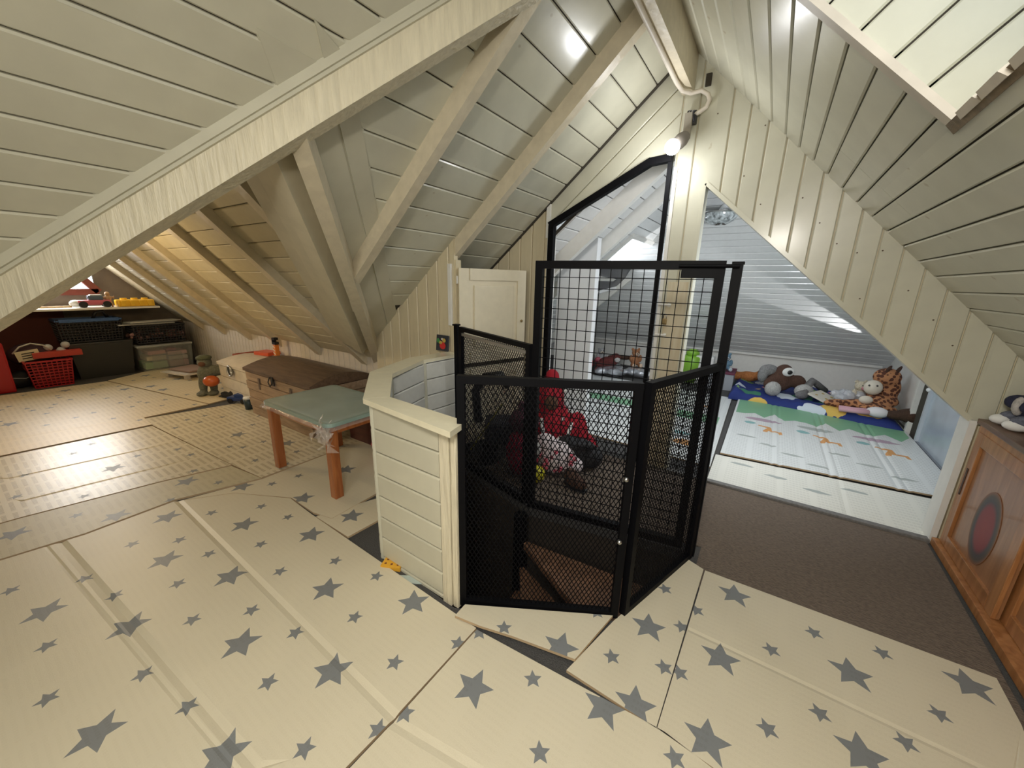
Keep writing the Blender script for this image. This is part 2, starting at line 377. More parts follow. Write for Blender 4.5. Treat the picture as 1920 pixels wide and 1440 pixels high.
# planks beside the far valley, lying on the main slope, parallel to the valley
dV = (V((-3.2, xf(-3.2), zl(-3.2))) - V((AX, AY, zl(AX)))).normalized()
cV = nL.cross(dV).normalized()
if cV.y < 0: cV = -cV
OV = V((AX, AY, zl(AX))) - dV * .25
wv = D2 * cV.y * .0 + (V((0, D2, 0)).dot(cV))
lenV = (V((-3.2, xf(-3.2), zl(-3.2))) - OV).length
boards(OV, dV, cV, nL, [(.0, 0), (lenV, 0), (lenV - .25, wv + .01), (.2, wv + .01)], 1, -.82, ivory, left, t=.012, name='valley_plank')
for (a, b, off) in ((0.005, .19, .016), (.197, wv, .02)):
    boards(OV, dV, cV, nL, [(.05, a), (lenV, a), (lenV - .2, b), (.2, b)], 9, -4, ivory_left, left, t=.012, name='valley_plank', out=off - .012)
# inner room continuation of the left slope (lower), with skylight
def zi(x): return 3.34 + .853 * x
inl = empty('ceiling', (0, 0, 0), kind='structure')
OI = (XR, 0, zi(XR)); IX0, IX1, IY0, IY1 = -2.06, -1.50, 4.72, 6.08
regs = [((XR, YP + .05), (IX1, YP + .05), (IX1, 7.3), (XR, 7.3)), ((IX1, YP + .05), (IX0, YP + .05), (IX0, IY0), (IX1, IY0)),
        ((IX1, IY1), (IX0, IY1), (IX0, 7.3), (IX1, 7.3)), ((IX0, YP + .05), (-3.8, YP + .05), (-3.8, 7.3), (IX0, 7.3))]
for q in regs:
    q2 = [(y, lv(x)) for x, y in q]
    boards(OI, uY, vL, nL, q2, .13, .02, white_in, inl)
    MB().prism([V(OI) + uY * p[0] + vL * p[1] for p in q2], -nL * .03).build('backing', gap, inl)
sk = [V((IX1, IY0, zi(IX1))), V((IX0, IY0, zi(IX0))), V((IX0, IY1, zi(IX0))), V((IX1, IY1, zi(IX1)))]
up_ = -nL * .07
skylight(2, [p + up_ for p in sk], -nL)
for i in range(4):
    MB().bar(sk[i] - nL * -.0, sk[(i + 1) % 4], .05, .10, up=nL).build('trim_2', white_paint, None, kind='structure')
# open roof-window sash hanging below
sash = empty('window_3', (0, 0, 0), kind='structure')
sp = [PX(1122, 502, -1.95), PX(1192, 502, -1.80), PX(1165, 536, -2.05), PX(1100, 552, -2.3)]
MB().prism([sp[0], sp[1], sp[2], sp[3]], V((0, 0, .02))).build('sash_pane', M('dark_sash', (.09, .09, .1), .2), sash)
MB().bar(sp[0], sp[1], .03, .03).build('sash_rail', frw, sash); MB().bar(sp[2], sp[3], .03, .05).build('sash_rail', frw, sash)
for y in (3.55, 4.15, 6.1):
    p0 = V((XR - .1, y, zi(XR - .1))) + nL * .07; p1 = V((-3.4, y, zi(-3.4))) + nL * .07
    MB().bar(p0, p1, .07, .15, up=nL).build('trim_2', white_paint, None, kind='structure')

# inner room far slope, knee wall, right wall
far = empty('ceiling', (0, 0, 0), kind='structure')
nF = V((0, -1, -1)).normalized(); vF = V((0, 1, -1)).normalized()
OF = (0, 4.3, 7.66 - 4.3)
q = [(-3.6, 0), (1.47, 0), (1.47, 2.9 * math.sqrt(2)), (-3.6, 2.9 * math.sqrt(2))]
boards(OF, (1, 0, 0), vF, nF, q, .098, 0, white_in, far, t=.012, g=.005, bev=.006)
MB().prism([V(OF) + V((1, 0, 0)) * p[0] + vF * p[1] for p in q], -nF * .03).build('backing', M('grey_gap', (.2, .2, .21), .9), far)
slab('wall_far', [(-3.9, 7.2, 0), (1.5, 7.2, 0), (1.5, 7.2, .55), (-3.9, 7.2, .55)], (0, -1, 0), .05, white_paint)
MB().box((-1.2, 7.17, .46), (5.2, .03, .03)).build('trim_3', white_paint, kind='structure')
wr = MB(); wr.prism([(1.47, 5.60, 0), (1.47, 7.25, 0), (1.47, 7.25, .9), (1.47, 5.60, .9)], (.05, 0, 0)).build('wall_right', white_paint, kind='structure')
MB().prism([(1.47, -1.8, 0), (1.47, 5.6, 0), (1.47, 5.6, .86), (1.47, -1.8, .86)], (.05, 0, 0)).build('wall_right', white_paint, kind='structure')
# dark gap with the white edge board, then the pale sheet leaning in the opening
MB().box((1.455, 5.45, .36), (.02, .26, .74)).build('trim_4', gap, kind='structure')
MB().box((1.43, 5.61, .33), (.05, .05, .66)).build('trim_4', white_paint, kind='structure')
door = empty('door_1', (1.44, 4.0, 0), kind='structure')
MB().prism([(0, -.62, .01), (0, 1.30, .01), (0, 1.30, .62), (0, -.62, .66)], (.015, 0, 0)).build('panel', M('pale_blue_sheet', (.42, .48, .54), .25, var=.12, scale=3), door)
MB().bar((-.01, 1.29, .02), (-.01, 1.29, .64), .04, .03, up=(1, 0, 0)).build('edge_bar', M('bluish_alu', (.5, .55, .6), .3), door)
MB().bar((-.01, -.62, .02), (-.01, 1.30, .02), .02, .02).build('bottom_bar', M('dark_alu', (.2, .22, .25), .4), door)
MB().ell((-.03, 1.29, .56), .022).build('door_knob', frw, door, smooth=True)

# ---- partition ---------------------------------------------------------------
part = empty('wall_partition', (0, 0, 0), kind='structure')
XO0, XO1 = -.514, 1.034; ZO0, ZO1 = 2.178, .80
def zo(x): return ZO0 + (ZO1 - ZO0) * (x - XO0) / (XO1 - XO0)
DX0, DX1 = -1.71, -.735
def zd(x): return 1.99 + (2.385 - 1.99) * (x + 1.712) / .834
def wall_piece(poly, y, pitch, phx, mat, parent, back=True, th=.05, nn=(0, -1, 0)):
    # poly in (x,z); boards vertical
    pz = [(z, x) for x, z in poly]
    boards((0, y, 0), (0, 0, 1), (1, 0, 0), nn, pz, pitch, phx, mat, parent, name='board')
    if back: MB().prism([(x, y, z) for x, z in poly], (0, th, 0)).build('backing', cream, parent)
cutx = -.067                                 # split where the ridge falls
wall_piece([(-2.75, 0), (DX0, 0), (DX0, zl(DX0)), (-2.75, zl(-2.75))], YP, .125, -1.77, cream, part)
wall_piece([(DX1, 0), (XO0, 0), (XO0, zr(XO0)), (XR, ZRg), (DX1, zl(DX1))], YP, .11, -.62, ivory, part)
wall_piece([(XO0, zo(XO0)), (XO1, zo(XO1)), (XO1, zr(XO1)), (XO0, zr(XO0))], YP, .1105, -.5270 + .1105 - .004, ivory, part)
wall_piece([(XO1, 0), (1.5, 0), (1.5, zr(1.5)), (XO1, zr(XO1))], YP, .1105, -.531, ivory, part)
# diagonal planks over the mesh door
a0, a1 = (DX0, zl(DX0)), (DX1, zl(DX1))
uD = V((DX1 - DX0, 0, zl(DX1) - zl(DX0))); LD = uD.length; uD.normalize(); vD = V((uD.z, 0, -uD.x))
kk = V((DX0, YP, 1.99)) - V((DX0, YP, zl(DX0))); k2 = V((DX1, YP, 2.39)) - V((DX0, YP, zl(DX0))); k3 = V((-.878, YP, 2.385)) - V((DX0, YP, zl(DX0)))
q = [(0, 0), (LD, 0), (k2.dot(uD), k2.dot(vD)), (k3.dot(uD), k3.dot(vD)), (kk.dot(uD), kk.dot(vD))]
boards((DX0, YP, zl(DX0)), uD, vD, (0, -1, 0), q, .135, .0, ivory, part, name='diagonal_board', t=.016)
MB().prism([V((DX0, YP, zl(DX0))) + uD * p[0] + vD * p[1] for p in q], (0, .05, 0)).build('backing', cream, part)
MB().box((DX0 - .02, YP - .02, (1.87 + zl(DX0)) / 2 + .0), (.035, .03, zl(DX0) - 1.87)).build('edge_batten', white_paint, part)
# opening trim and jambs
MB().bar((XO0, YP + .03, zo(XO0)), (XO1, YP + .03, zo(XO1)), .12, .025, up=(.665, 0, .747)).build('opening_trim', ivory, part)
MB().box((XO0 - .01, YP + .03, ZO0 / 2), (.025, .12, ZO0)).build('opening_trim', ivory, part)
MB().box((XO1 + .01, YP + .03, ZO1 / 2), (.03, .14, ZO1)).build('opening_trim', white_paint, part)
MB().box((XO1 + .045, YP - .025, ZO1 / 2 - .01), (.025, .03, ZO1 - .03)).build('jamb_strip', cream, part)
MB().box((DX1 + .01, YP + .03, 1.15), (.025, .12, 2.3)).build('opening_trim', white_paint, part)
MB().box((DX0 - .01, YP + .03, 1.0), (.025, .12, 2.0)).build('opening_trim', white_paint, part)
MB().bar((-2.4, YP - .02, zl(-2.4) - .012), (XR - .05, YP - .02, zl(XR - .05) - .012), .05, .022, up=(-.853, 0, 1)).build('shadow_gap', gap, part)
MB().box((-.60, YP - .022, .77), (.16, .010, 1.50)).build('stained_board', wood('stained_ply', (.56, .47, .31), (.64, .58, .43), .5, 'Z', coat=0), part)
nb_ = MB()
for (x_, y_) in ((1346, 213), (1435, 235), (1484, 245), (1505, 371), (1537, 418), (1426, 383), (1569, 457), (1607, 474), (1655, 470), (1703, 545), (1786, 648), (1612, 560), (1750, 600), (1395, 330)):
    q_ = PY(x_, y_, YP - .0145); nb_.cyl(q_, q_ + V((0, -.0015, 0)), .0045, n=8)
nb_.build('nail_heads', M('rust_nail', (.10, .07, .04), .8), part)
# small notch with black wedge near the ridge
MB().box((-.585, YP - .022, 2.80), (.035, .02, .07)).build('dark_notch', gap, part)
# threshold step
MB().box((.26, YP - .03, .012), (1.55, .05, .03), bev=.008).build('trim_5', M('grey_foam_edge', (.16, .155, .15), .9, var=.2, scale=60), kind='structure')

# ---- left wall by the stairs (W1) and the cupboard ------------------------------
w1 = empty('wall_left', (0, 0, 0), kind='structure')
wall_piece([(-3.15, 0), (-2.12, 0), (-2.12, zl(-2.12)), (-3.15, zl(-3.15))], 2.37, .1215, -3.03, cream, w1, th=.03)
MB().box((-2.118, 2.395, .82), (.02, .06, 1.66)).build('corner_post', cream, w1)
MB().box((-2.155, 2.345, 1.38), (.032, .02, .48)).build('white_conduit', white_paint, w1)
cupb = empty('cupboard', (-2.10, 2.37, 0), 'cream painted cupboard with panelled door beside the stair opening', 'cupboard', rz=math.radians(-20 + 0))
def panel_door(par, name, y0, y1, z0, z1, x, mt):
    MB().box((x, (y0 + y1) / 2, (z0 + z1) / 2), (.02, y1 - y0, z1 - z0)).build(name, mt, par)
    d = bpy.data.objects[-1] if False else None
cd = M('cupboard_cream', (.70, .63, .47), .4, var=.03)
for (nm, z0, z1) in (('door', .82, 1.59), ('door', .10, .78)):
    dd = MB().box((.0, .345, (z0 + z1) / 2), (.018, .66, z1 - z0)).build(nm, cd, cupb)
    for (c, s) in (((.014, .05, (z0 + z1) / 2), (.014, .09, z1 - z0)), ((.014, .63, (z0 + z1) / 2), (.014, .09, z1 - z0)), ((.014, .345, z1 - .045), (.014, .48, .09)), ((.014, .345, z0 + .045), (.014, .48, .09))):
        MB().box(c, s).build('door_stile', cd, dd)
    MB().box((.014, .345, (z0 + z1) / 2), (.012, .40, z1 - z0 - .26), bev=.005).build('raised_panel', cd, dd)
    MB().ell((.03, .63, (z0 + z1) / 2 - .05), .012).build('knob', M('brass', (.4, .3, .15), .3, 1), dd, smooth=True)
MB().box((-.10, .345, .80), (.20, .70, .03)).build('shelf', gap, cupb)
MB().box((-.20, .345, .8), (.02, .70, 1.55)).build('back_panel', gap, cupb)
for z in (1.5, .95): MB().cyl((.0, .0, z - .03), (.0, .0, z + .03), .008).build('hinge', white_paint, cupb)

# ---- wing ------------------------------------------------------------------
def zwf(y): return 3.32 - 1.05 * y
def zwn(y): return 1.37 + .9 * y
nW = V((0, -1.05, -1)).normalized(); vW = V((0, 1, -1.05)).normalized(); SW = math.sqrt(1.81); SW2 = math.sqrt(1 + 1.05 ** 2)
wing = empty('ceiling', (0, 0, 0), kind='structure')
def wv_(y): return (y - 1.0) * SW2
wpoly = [(x, wv_(y)) for x, y in ((-1.79, 1.0), (-3.40, 2.52), (-8.75, 2.52), (-8.75, 1.0))]
boards((0, 1.0, zwf(1.0)), (1, 0, 0), vW, nW, wpoly, .145, 0, ivory_wing, wing, t=.012)
MB().prism([V((p[0], 1.0, zwf(1.0))) + vW * p[1] for p in wpoly], -nW * .03).build('backing', gap, wing)
nN = V((0, .9, -1)).normalized(); vN = V((0, -1, -.9)).normalized()
npoly = [(x, (1.0 - y) * SW) for x, y in ((-1.60, 1.0), (-4.20, -1.52), (-8.75, -1.52), (-8.75, 1.0))]
boards((0, 1.0, zwn(1.0)), (1, 0, 0), vN, nN, npoly, .145, 0, ivory_left, wing, t=.012)
MB().prism([V((p[0], 1.0, zwn(1.0))) + vN * p[1] for p in npoly], -nN * .03).build('backing', gap, wing)
knee = empty('wall_knee', (0, 0, 0), kind='structure')
wall_piece([(-8.75, 0), (-3.2, 0), (-3.2, .72), (-8.75, .72)], 2.50, .10, 0, white_w, knee)
# far valley: three planks under the wing boards and the beam
OW = V((AX, AY, 2.12)); dW = V((-3.3, 2.43, .72)) - OW; dW.normalize()
cW = nW.cross(dW).normalized()
if cW.y > 0 and cW.x > 0: cW = -cW
if cW.x > 0: cW = -cW
lw = 2.45
bms = empty('trim_6', (0, 0, 0), kind='structure')
def vbox(a, b, h0, h1, mt, nm, l0=.12, l1=lw):
    q = [OW + dW * l0 + cW * a, OW + dW * l1 + cW * a, OW + dW * l1 + cW * b, OW + dW * l0 + cW * b]
    MB().prism([p + nW * h0 for p in q], nW * (h1 - h0)).build(nm, mt, bms)
vbox(.245, .35, -.05, .055, ivory_wing, 'valley_plank'); vbox(.152, .237, -.05, .060, ivory_wing, 'valley_plank'); vbox(.14, .35, -.05, .04, gap, 'backing'); vbox(.045, .143, -.05, .07, ivory_wing, 'valley_plank')
# the valley beam itself, vertical sides
def vbeam(name, p, q, w_, h, mt, kind='structure', parent=None):
    p = V(p); q = V(q); d = (q - p); hd = V((d.x, d.y, 0)).normalized(); s = V((-hd.y, hd.x, 0)) * w_ / 2
    pr = [p - s, p + s, p + s - V((0, 0, h)), p - s - V((0, 0, h))]
    return MB().prism(pr, d).build(name, mt, parent, kind=kind)
vp0 = V((AX + .02, AY + .04, zl(AX) + .0)); vp1 = V((-3.95, xf(-3.95) + .03, max(.12, zl(-3.95))))
vbeam('trim_7', vp0, vp0 + (vp1 - vp0) * .955, .075, .13, ivory_rafter)
# wing rafters
for x in (-2.72, -3.53, -4.40, -5.30, -6.15, -7.0, -7.8):
    y0 = 1.0; y1 = 2.49 if x < -3.4 else xf(x) - .0
    p = V((x, y0, zwf(y0) + .02)); q = V((x, y1, zwf(y1) + .02))
    vbeam('trim_8', p, q, .10, .13, ivory_rafter)
# the big brushed valley rafter in front
b0 = V((-4.15, xn(-4.15), zl(-4.15))); b1 = V((-.62, xn(-.62), zl(-.62)))
hd = V((b1.x - b0.x, b1.y - b0.y, 0)).normalized(); sd = V((-hd.y, hd.x, 0))
big = empty('trim_9', (0, 0, 0), kind='structure')
def bigb(off0, off1, ztop, zbot, mt, nm):
    pr = [b0 + sd * off0 + V((0, 0, ztop)), b0 + sd * off1 + V((0, 0, ztop)), b0 + sd * off1 + V((0, 0, zbot)), b0 + sd * off0 + V((0, 0, zbot))]
    MB().prism(pr, b1 - b0).build(nm, mt, big)
bigb(0, .09, .05, -.195, ivory_brush, 'beam')
bigb(-.022, 0, .02, -.045, ivory_left, 'moulding'); bigb(-.012, 0, -.045, -.06, ivory_left, 'moulding')
# main rafters on the left slope
for y in (2.37, 1.62):
    x1 = -2.28 if y > 2 else -2.45
    p = V((XR, y, zl(XR) + .01)); q = V((x1, y, zl(x1) + .01))
    pr = [p, p + V((0, .065, 0)), p + V((0, .065, 0)) + nL * .115, p + nL * .115]
    MB().prism(pr, q - p).build('trim_10', ivory_rafter, kind='structure')
# ridge beam
MB().box((-.705, .75, 2.885), (.075, 4.86, .28)).build('trim_11', ivory_rafter, kind='structure')
# gable at the far end of the wing
red_w = M('red_brown_frame', (.16, .035, .02), .5)
GX = -8.66
gab = empty('wall_gable', (0, 0, 0), kind='structure')
gm = M('dark_boards', (.17, .14, .11), .8, var=.2, scale=4)
WYa, WYb, WZ0 = .55, 1.24, 1.20
MB().prism([(GX, -1.6, 0), (GX, 2.75, 0), (GX, 2.75, WZ0), (GX, -1.6, WZ0)], (-.04, 0, 0)).build('gable_panel', gm, gab)
MB().prism([(GX, -1.6, WZ0), (GX, .35, WZ0), (GX, .35, 2.3), (GX, -1.6, 2.3)], (-.04, 0, 0)).build('gable_panel', gm, gab)
MB().prism([(GX, 1.50, WZ0), (GX, 2.75, WZ0), (GX, 2.75, 2.3), (GX, 1.50, 2.3)], (-.04, 0, 0)).build('gable_panel', gm, gab)
MB().prism([(GX + .03, -.3, .05), (GX + .03, 1.1, .05), (GX + .03, 1.1, .95), (GX + .03, -.3, .95)], (.01, 0, 0)).build('red_board', M('dark_red_board', (.10, .018, .01), .7), gab)
wn = empty('window_4', (0, 0, 0), kind='structure')
MB().prism([(GX, .35, WZ0), (GX, 1.5, WZ0), (GX, 1.5, WZ0 + .1), (GX, .93, 2.05), (GX, .35, WZ0 + .1)], (-.01, 0, 0)).build('pane', glass, wn)
for a, b in (((.35, WZ0), (1.52, WZ0)), ((1.52, WZ0), (.93, 2.05)), ((.35, WZ0), (.93, 2.05))):
    MB().bar((GX + .03, a[0], a[1]), (GX + .03, b[0], b[1]), .09, .07, up=(1, 0, 0)).build('window_frame', red_w, wn)
# back of the room, behind the camera
slab('wall_back', [(-4.6, -1.6, 0), (1.6, -1.6, 0), (1.6, -1.6, 3.1), (-4.6, -1.6, 3.1)], (0, 1, 0), .05, cream)
slab('wall_back', [(-8.8, -1.5, 0), (-4.2, -1.5, 0), (-4.2, -1.5, .1), (-8.8, -1.5, .1)], (0, 1, 0), .05, cream)
# rear wall of the inner room's left side
slab('wall_inner', [(-3.75, YP, 0), (-3.75, 7.3, 0), (-3.75, 7.3, .3), (-3.75, YP, .3)], (1, 0, 0), .05, white_paint)
slab('wall_inner', [(-3.75, YP + .06, 0), (-2.7, YP + .06, 0), (-2.7, YP + .06, 1.4), (-3.75, YP + .06, 1.4)], (0, 1, 0), .05, white_paint)

# ================================================================== STAIRS
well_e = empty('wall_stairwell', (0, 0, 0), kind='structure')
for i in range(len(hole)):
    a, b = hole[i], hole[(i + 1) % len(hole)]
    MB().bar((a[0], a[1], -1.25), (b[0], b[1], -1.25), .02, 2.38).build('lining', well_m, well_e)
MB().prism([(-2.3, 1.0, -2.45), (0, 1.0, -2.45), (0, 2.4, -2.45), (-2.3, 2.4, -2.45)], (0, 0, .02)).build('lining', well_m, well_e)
st = empty('staircase', (-1.17, 1.92, -2.4), 'dark winding staircase with worn brown treads seen through the mesh', 'staircase')
MB().cyl((0, 0, 0), (0, 0, 2.40), .045, n=16).build('newel_post', black_m, st, smooth=False)
for k in range(11):
    a0 = math.radians(4 - 27 * k); a1 = a0 - math.radians(33); R1 = .98
    z = 2.40 - .19 * (k + 1)
    def lim(a):
        # stay inside the hole
        r_ = .1
        while r_ < 1.05:
            p = (-1.17 + math.cos(a) * (r_ + .04), 1.92 + math.sin(a) * (r_ + .04))
            c = False
            for i in range(len(hole)):
                A, B = hole[i], hole[i - 1]
                if (A[1] > p[1]) != (B[1] > p[1]) and p[0] < (B[0] - A[0]) * (p[1] - A[1]) / (B[1] - A[1]) + A[0]: c = not c
            if not c: break
            r_ += .03
        return r_
    pts = [(0.05 * math.cos(a1), .05 * math.sin(a1), z)]
    for j in range(7):
        a = a1 + (a0 - a1) * j / 6; pts.append((lim(a) * math.cos(a), lim(a) * math.sin(a), z))
    pts.append((.05 * math.cos(a0), .05 * math.sin(a0), z))
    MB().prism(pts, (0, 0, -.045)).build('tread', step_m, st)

# ---- half wall round the stairs ------------------------------------------------
hw = empty('half_wall', (-1.5, 1.3, 0), 'low ivory boarded half wall with flat cap around the stair opening', 'half wall')
HO = V((1.5, -1.3, 0))
pts_o = [(-1.03, 1.125), (-1.575, 1.135), (-2.02, 1.52), (-2.15, 1.95), (-2.115, 2.32)]
pts_i = [(-1.03, 1.16), (-1.53, 1.17), (-1.95, 1.54), (-2.075, 1.95), (-2.05, 2.30)]
def hwseg(i, face_out, y_in):
    a, b = V((*pts_o[i], 0)) + HO, V((*pts_o[i + 1], 0)) + HO
    ai, bi = V((*pts_i[i], 0)) + HO, V((*pts_i[i + 1], 0)) + HO
    MB().prism([a, b, bi, ai], (0, 0, .90)).build('core', gap, hw)
    n_out = (b - a).cross(V((0, 0, 1))).normalized()
    if n_out.dot(a - ai) < 0: n_out = -n_out
    L_ = (b - a).length
    x1 = L_; x0 = .0
    if i == 0: x0 = .075
    boards(a + n_out * .001, (b - a), (0, 0, 1), n_out, [(x0, 0), (x1 - .022, 0), (x1 - .022, .90), (x0, .90)], .125, .02, ivory_left, hw, t=.016)
    boards(ai - n_out * .001, (bi - ai), (0, 0, 1), -n_out, [(.02, -.05), ((bi - ai).length - .02, -.05), ((bi - ai).length - .02, .90), (.02, .90)], .125, .02, M('grey_white_paint', (.62, .62, .58), .4, var=.04), hw, t=.016)
    MB().cyl(b - V((0, 0, 0)) , b + V((0, 0, .9)), .016, n=8).build('corner_bead', ivory, hw)
    MB().box((bi.x, bi.y, .43), (.035, .035, .94)).build('inner_corner_post', ivory, hw)
for i in range(4): hwseg(i, 1, 1)
a = V((*pts_o[0], 0)) + HO
MB().box(a + V((-.035, -.012, .45)), (.055, .03, .90), bev=.004).build('end_post', ivory_brush, hw)
MB().box(a + V((.012, .01, .45)), (.03, .06, .90), bev=.004).build('end_post', ivory_brush, hw)
capo = [(-.965, 1.035), (-1.60, 1.10), (-2.045, 1.47), (-2.215, 1.95), (-2.165, 2.33)]
capi = [(-1.00, 1.155), (-1.52, 1.20), (-1.90, 1.53), (-2.065, 1.95), (-2.03, 2.32)]
capi[0] = (-.995, 1.165)
for i in range(4):
    q = [V((*capo[i], .90)) + HO, V((*capo[i + 1], .90)) + HO, V((*capi[i + 1], .90)) + HO, V((*capi[i], .90)) + HO]
    c = sum(q, V()) / 4; q = [c + (p - c) * .996 for p in q]
    MB().prism(q, (0, 0, .026)).build('cap_board', M('cap_ivory', (.72, .67, .50), .3, var=.04, coat=.2), hw)

# ---- black mesh gates -------------------------------------------------------------
def gate(label, p0, p1, z0, z1, kind, w_=.032, midposts=(), name='mesh_gate', pitch=(.020, .034), strand=.0032, cell=.058, zt1=None, cat='gate', group=None):
    p0 = V((*p0, 0)); p1 = V((*p1, 0)); d = (p1 - p0); L_ = d.length; u = d.normalized(); e = empty(name, p0, label, cat, group=group)
    zt1 = z1 if zt1 is None else zt1
    P = lambda s, z: u * s + V((0, 0, z))
    top = lambda s: z1 + (zt1 - z1) * s / L_
    MB().bar(P(w_ / 2, z0), P(w_ / 2, z1), w_, w_, up=u).build('post', black_m, e)
    MB().bar(P(L_ - w_ / 2, z0), P(L_ - w_ / 2, zt1), w_, w_, up=u).build('post', black_m, e)
    MB().bar(P(w_, z1 - w_ / 2), P(L_ - w_, zt1 - w_ / 2), w_, w_).build('top_rail', black_m, e)
    MB().bar(P(w_, z0 + w_ / 2), P(L_ - w_, z0 + w_ / 2), w_, w_).build('bottom_rail', black_m, e)
    m = MB(); x0, x1, a0, a1 = w_ * .7, L_ - w_ * .7, z0 + w_ * .7, min(z1, zt1) - w_ * .7
    if kind == 'diamond':
        k = pitch[1] / pitch[0]           # slope of the strands
        H_ = a1 - a0; W_ = x1 - x0
        for sgn in (1, -1):
            c = -H_ / k
            while c < W_:
                s0, s1 = max(0, c), min(W_, c + H_ / k)
                if s1 - s0 > .01:
                    za, zb = (s0 - c) * k, (s1 - c) * k
                    if sgn > 0: A, B = P(x0 + s0, a0 + za), P(x0 + s1, a0 + zb)
                    else: A, B = P(x1 - s0, a0 + za), P(x1 - s1, a0 + zb)
                    m.bar(A, B, .0025, strand, up=(0, 0, 1))
                c += pitch[0]
    else:
        n = round((x1 - x0) / cell); mcount = round((a1 - a0) / cell)
        for i in range(1, n): s = x0 + (x1 - x0) * i / n; m.bar(P(s, a0), P(s, a1), .004, .004, up=u)
        for i in range(1, mcount): z = a0 + (a1 - a0) * i / mcount; m.bar(P(x0, z) + V((0, 0, 0)), P(x1, z), .004, .004)
    m.build('mesh_infill', iron_m, e, kind='stuff')
    return e, u, L_
gA, uA, LA = gate('front black gate panel of diamond mesh, facing the viewer, beside the half wall', (-1.012, 1.132), (-.368, 1.487), .012, 1.13, 'diamond')
gB, uB, LB = gate('right black gate panel of diamond mesh, slanting back beside brown carpet', (-.352, 1.506), (-.165, 2.12), .012, 1.13, 'diamond')
gC, uC, LC = gate('rear left black mesh panel in front of the cream cupboard', (-1.96, 2.235), (-1.20, 2.03), .012, 1.155, 'diamond', zt1=1.125)
gT, uT, LT = gate('tall black gate of square wire mesh behind the stair opening', (-1.165, 2.00), (-.215, 2.155), .03, 1.615, 'square', w_=.042)
for e_, L_ in ((gA, LA),):
    MB().ell(uA * (L_ - .02) + V((0.0, -.02, .72)), .011).build('bolt', M('steel_bolt', (.5, .5, .5), .3, 1), e_, smooth=True)
    MB().ell(uA * (L_ - .02) + V((0.0, -.02, .42)), .011).build('bolt', M('steel_bolt'), e_, smooth=True)
MB().bar(uC * .02 + V((0, 0, 1.10)), uC * (LC - .02) + V((0, 0, 1.07)), .02, .02).build('second_rail', M('grey_steel_tube', (.28, .27, .25), .35, .6), gC)
MB().box(uT * (LT - .11) + V((0, -.015, 1.555)), (.16, .03, .045), Matrix.Rotation(math.atan2(uT.y, uT.x), 3, 'Z')).build('latch_plate', black_m, gT)
MB().cyl(uT * (LT - .2) + V((0, -.035, 1.59)), uT * (LT + .06) + V((0, -.035, 1.59)), .009).build('latch_bolt', black_m, gT)
pp = empty('gate_post', (-.165, 2.165, 0), 'freestanding black steel post right of the tall wire gate', 'post')
MB().box((0, 0, .80), (.042, .042, 1.60)).build('tube', black_m, pp)
MB().box((0, 0, 1.605), (.05, .05, .012)).build('post_cap', black_m, pp)
pp = empty('gate_post', (-2.00, 2.24, 0), 'slim black steel post against the left wall behind the half wall', 'post')
MB().box((0, 0, .58), (.03, .03, 1.16)).build('tube', black_m, pp); MB().box((0, 0, 1.165), (.045, .045, .012)).build('post_cap', black_m, pp)
# black framed screen opening in the partition
fr_ = empty('door_frame', (-1.22, YP, 0), 'black steel frame around the opening below the lit bulb', 'door frame')
o_ = V((1.22, -YP, 0))
yf = YP - .03
def fb(a, b, w1=.05, w2=.05): MB().bar(V((a[0], yf, a[1])) + o_, V((b[0], yf, b[1])) + o_, w1, w2, up=(0, 1, 0)).build('frame_bar', black_m, fr_)
fb((DX0 + .02, .02), (DX0 + .02, 1.97)); fb((DX0, 1.97), (-.895, 2.36), .05, .055); fb((-.91, 2.355), (DX1 - .02, 2.365)); fb((DX1 - .03, .02), (DX1 - .03, 2.38), .03, .03)
# bolts and padlock on the post
bl = empty('barrel_bolt', (-.70, YP - .03, 1.35), 'upper white door bolt on the cream post behind the tall gate', 'bolt')
MB().cyl((-.03, 0, 0), (.06, 0, 0), .008).build('rod', white_paint, bl); MB().box((.045, .006, 0), (.02, .012, .03)).build('plate', white_paint, bl)
bl = empty('barrel_bolt', (-.70, YP - .03, 1.12), 'lower white door bolt on the cream post behind the tall gate', 'bolt')
MB().cyl((-.03, 0, 0), (.05, 0, 0), .008).build('rod', white_paint, bl); MB().box((.04, .006, 0), (.02, .012, .03)).build('plate', white_paint, bl)
bl = empty('padlock', (-.675, YP - .03, 1.24), 'small brass padlock hanging on a hasp on the cream post', 'padlock')
MB().box((0, 0, -.015), (.035, .02, .045), bev=.006).build('body', M('brass'), bl)
MB().tube([(-.012, 0, .005), (-.012, 0, .03), (0, 0, .042), (.012, 0, .03), (.012, 0, .005)], .004).build('shackle', M('steel_bolt'), bl, smooth=True)


# ================================================================== LIGHT FITTING
lamp = empty('bulb_lamp', (-.70, 2.95, 2.38), 'lit bare bulb in a grey holder below the ridge beam', 'lamp')
em = M('bulb_glow', (1, .98, .95), .3, emit=28)
MB().ell((-.012, -.03, -.012), .047, u=20, v=12).build('bulb', em, lamp, smooth=True)
hld = MB().lathe([(.030, .0), (.043, .03), (.045, .07), (.034, .11), (.018, .13), (.0, .135)]).build('holder', M('grey_holder', (.22, .20, .18), .6), lamp, smooth=True)
hld.rotation_euler = (math.radians(-42), math.radians(28), 0)
MB().box((.035, .12, .145), (.045, .03, .15)).build('bracket', M('old_bracket', (.30, .27, .22), .7), lamp)
jb = empty('junction_box', (-.655, 3.12, 2.585), 'open black junction box with loose wires above the bulb', 'junction box')
MB().box((0, 0, 0), (.062, .05, .075), bev=.006).build('box', M('box_black', (.02, .02, .025), .5), jb)
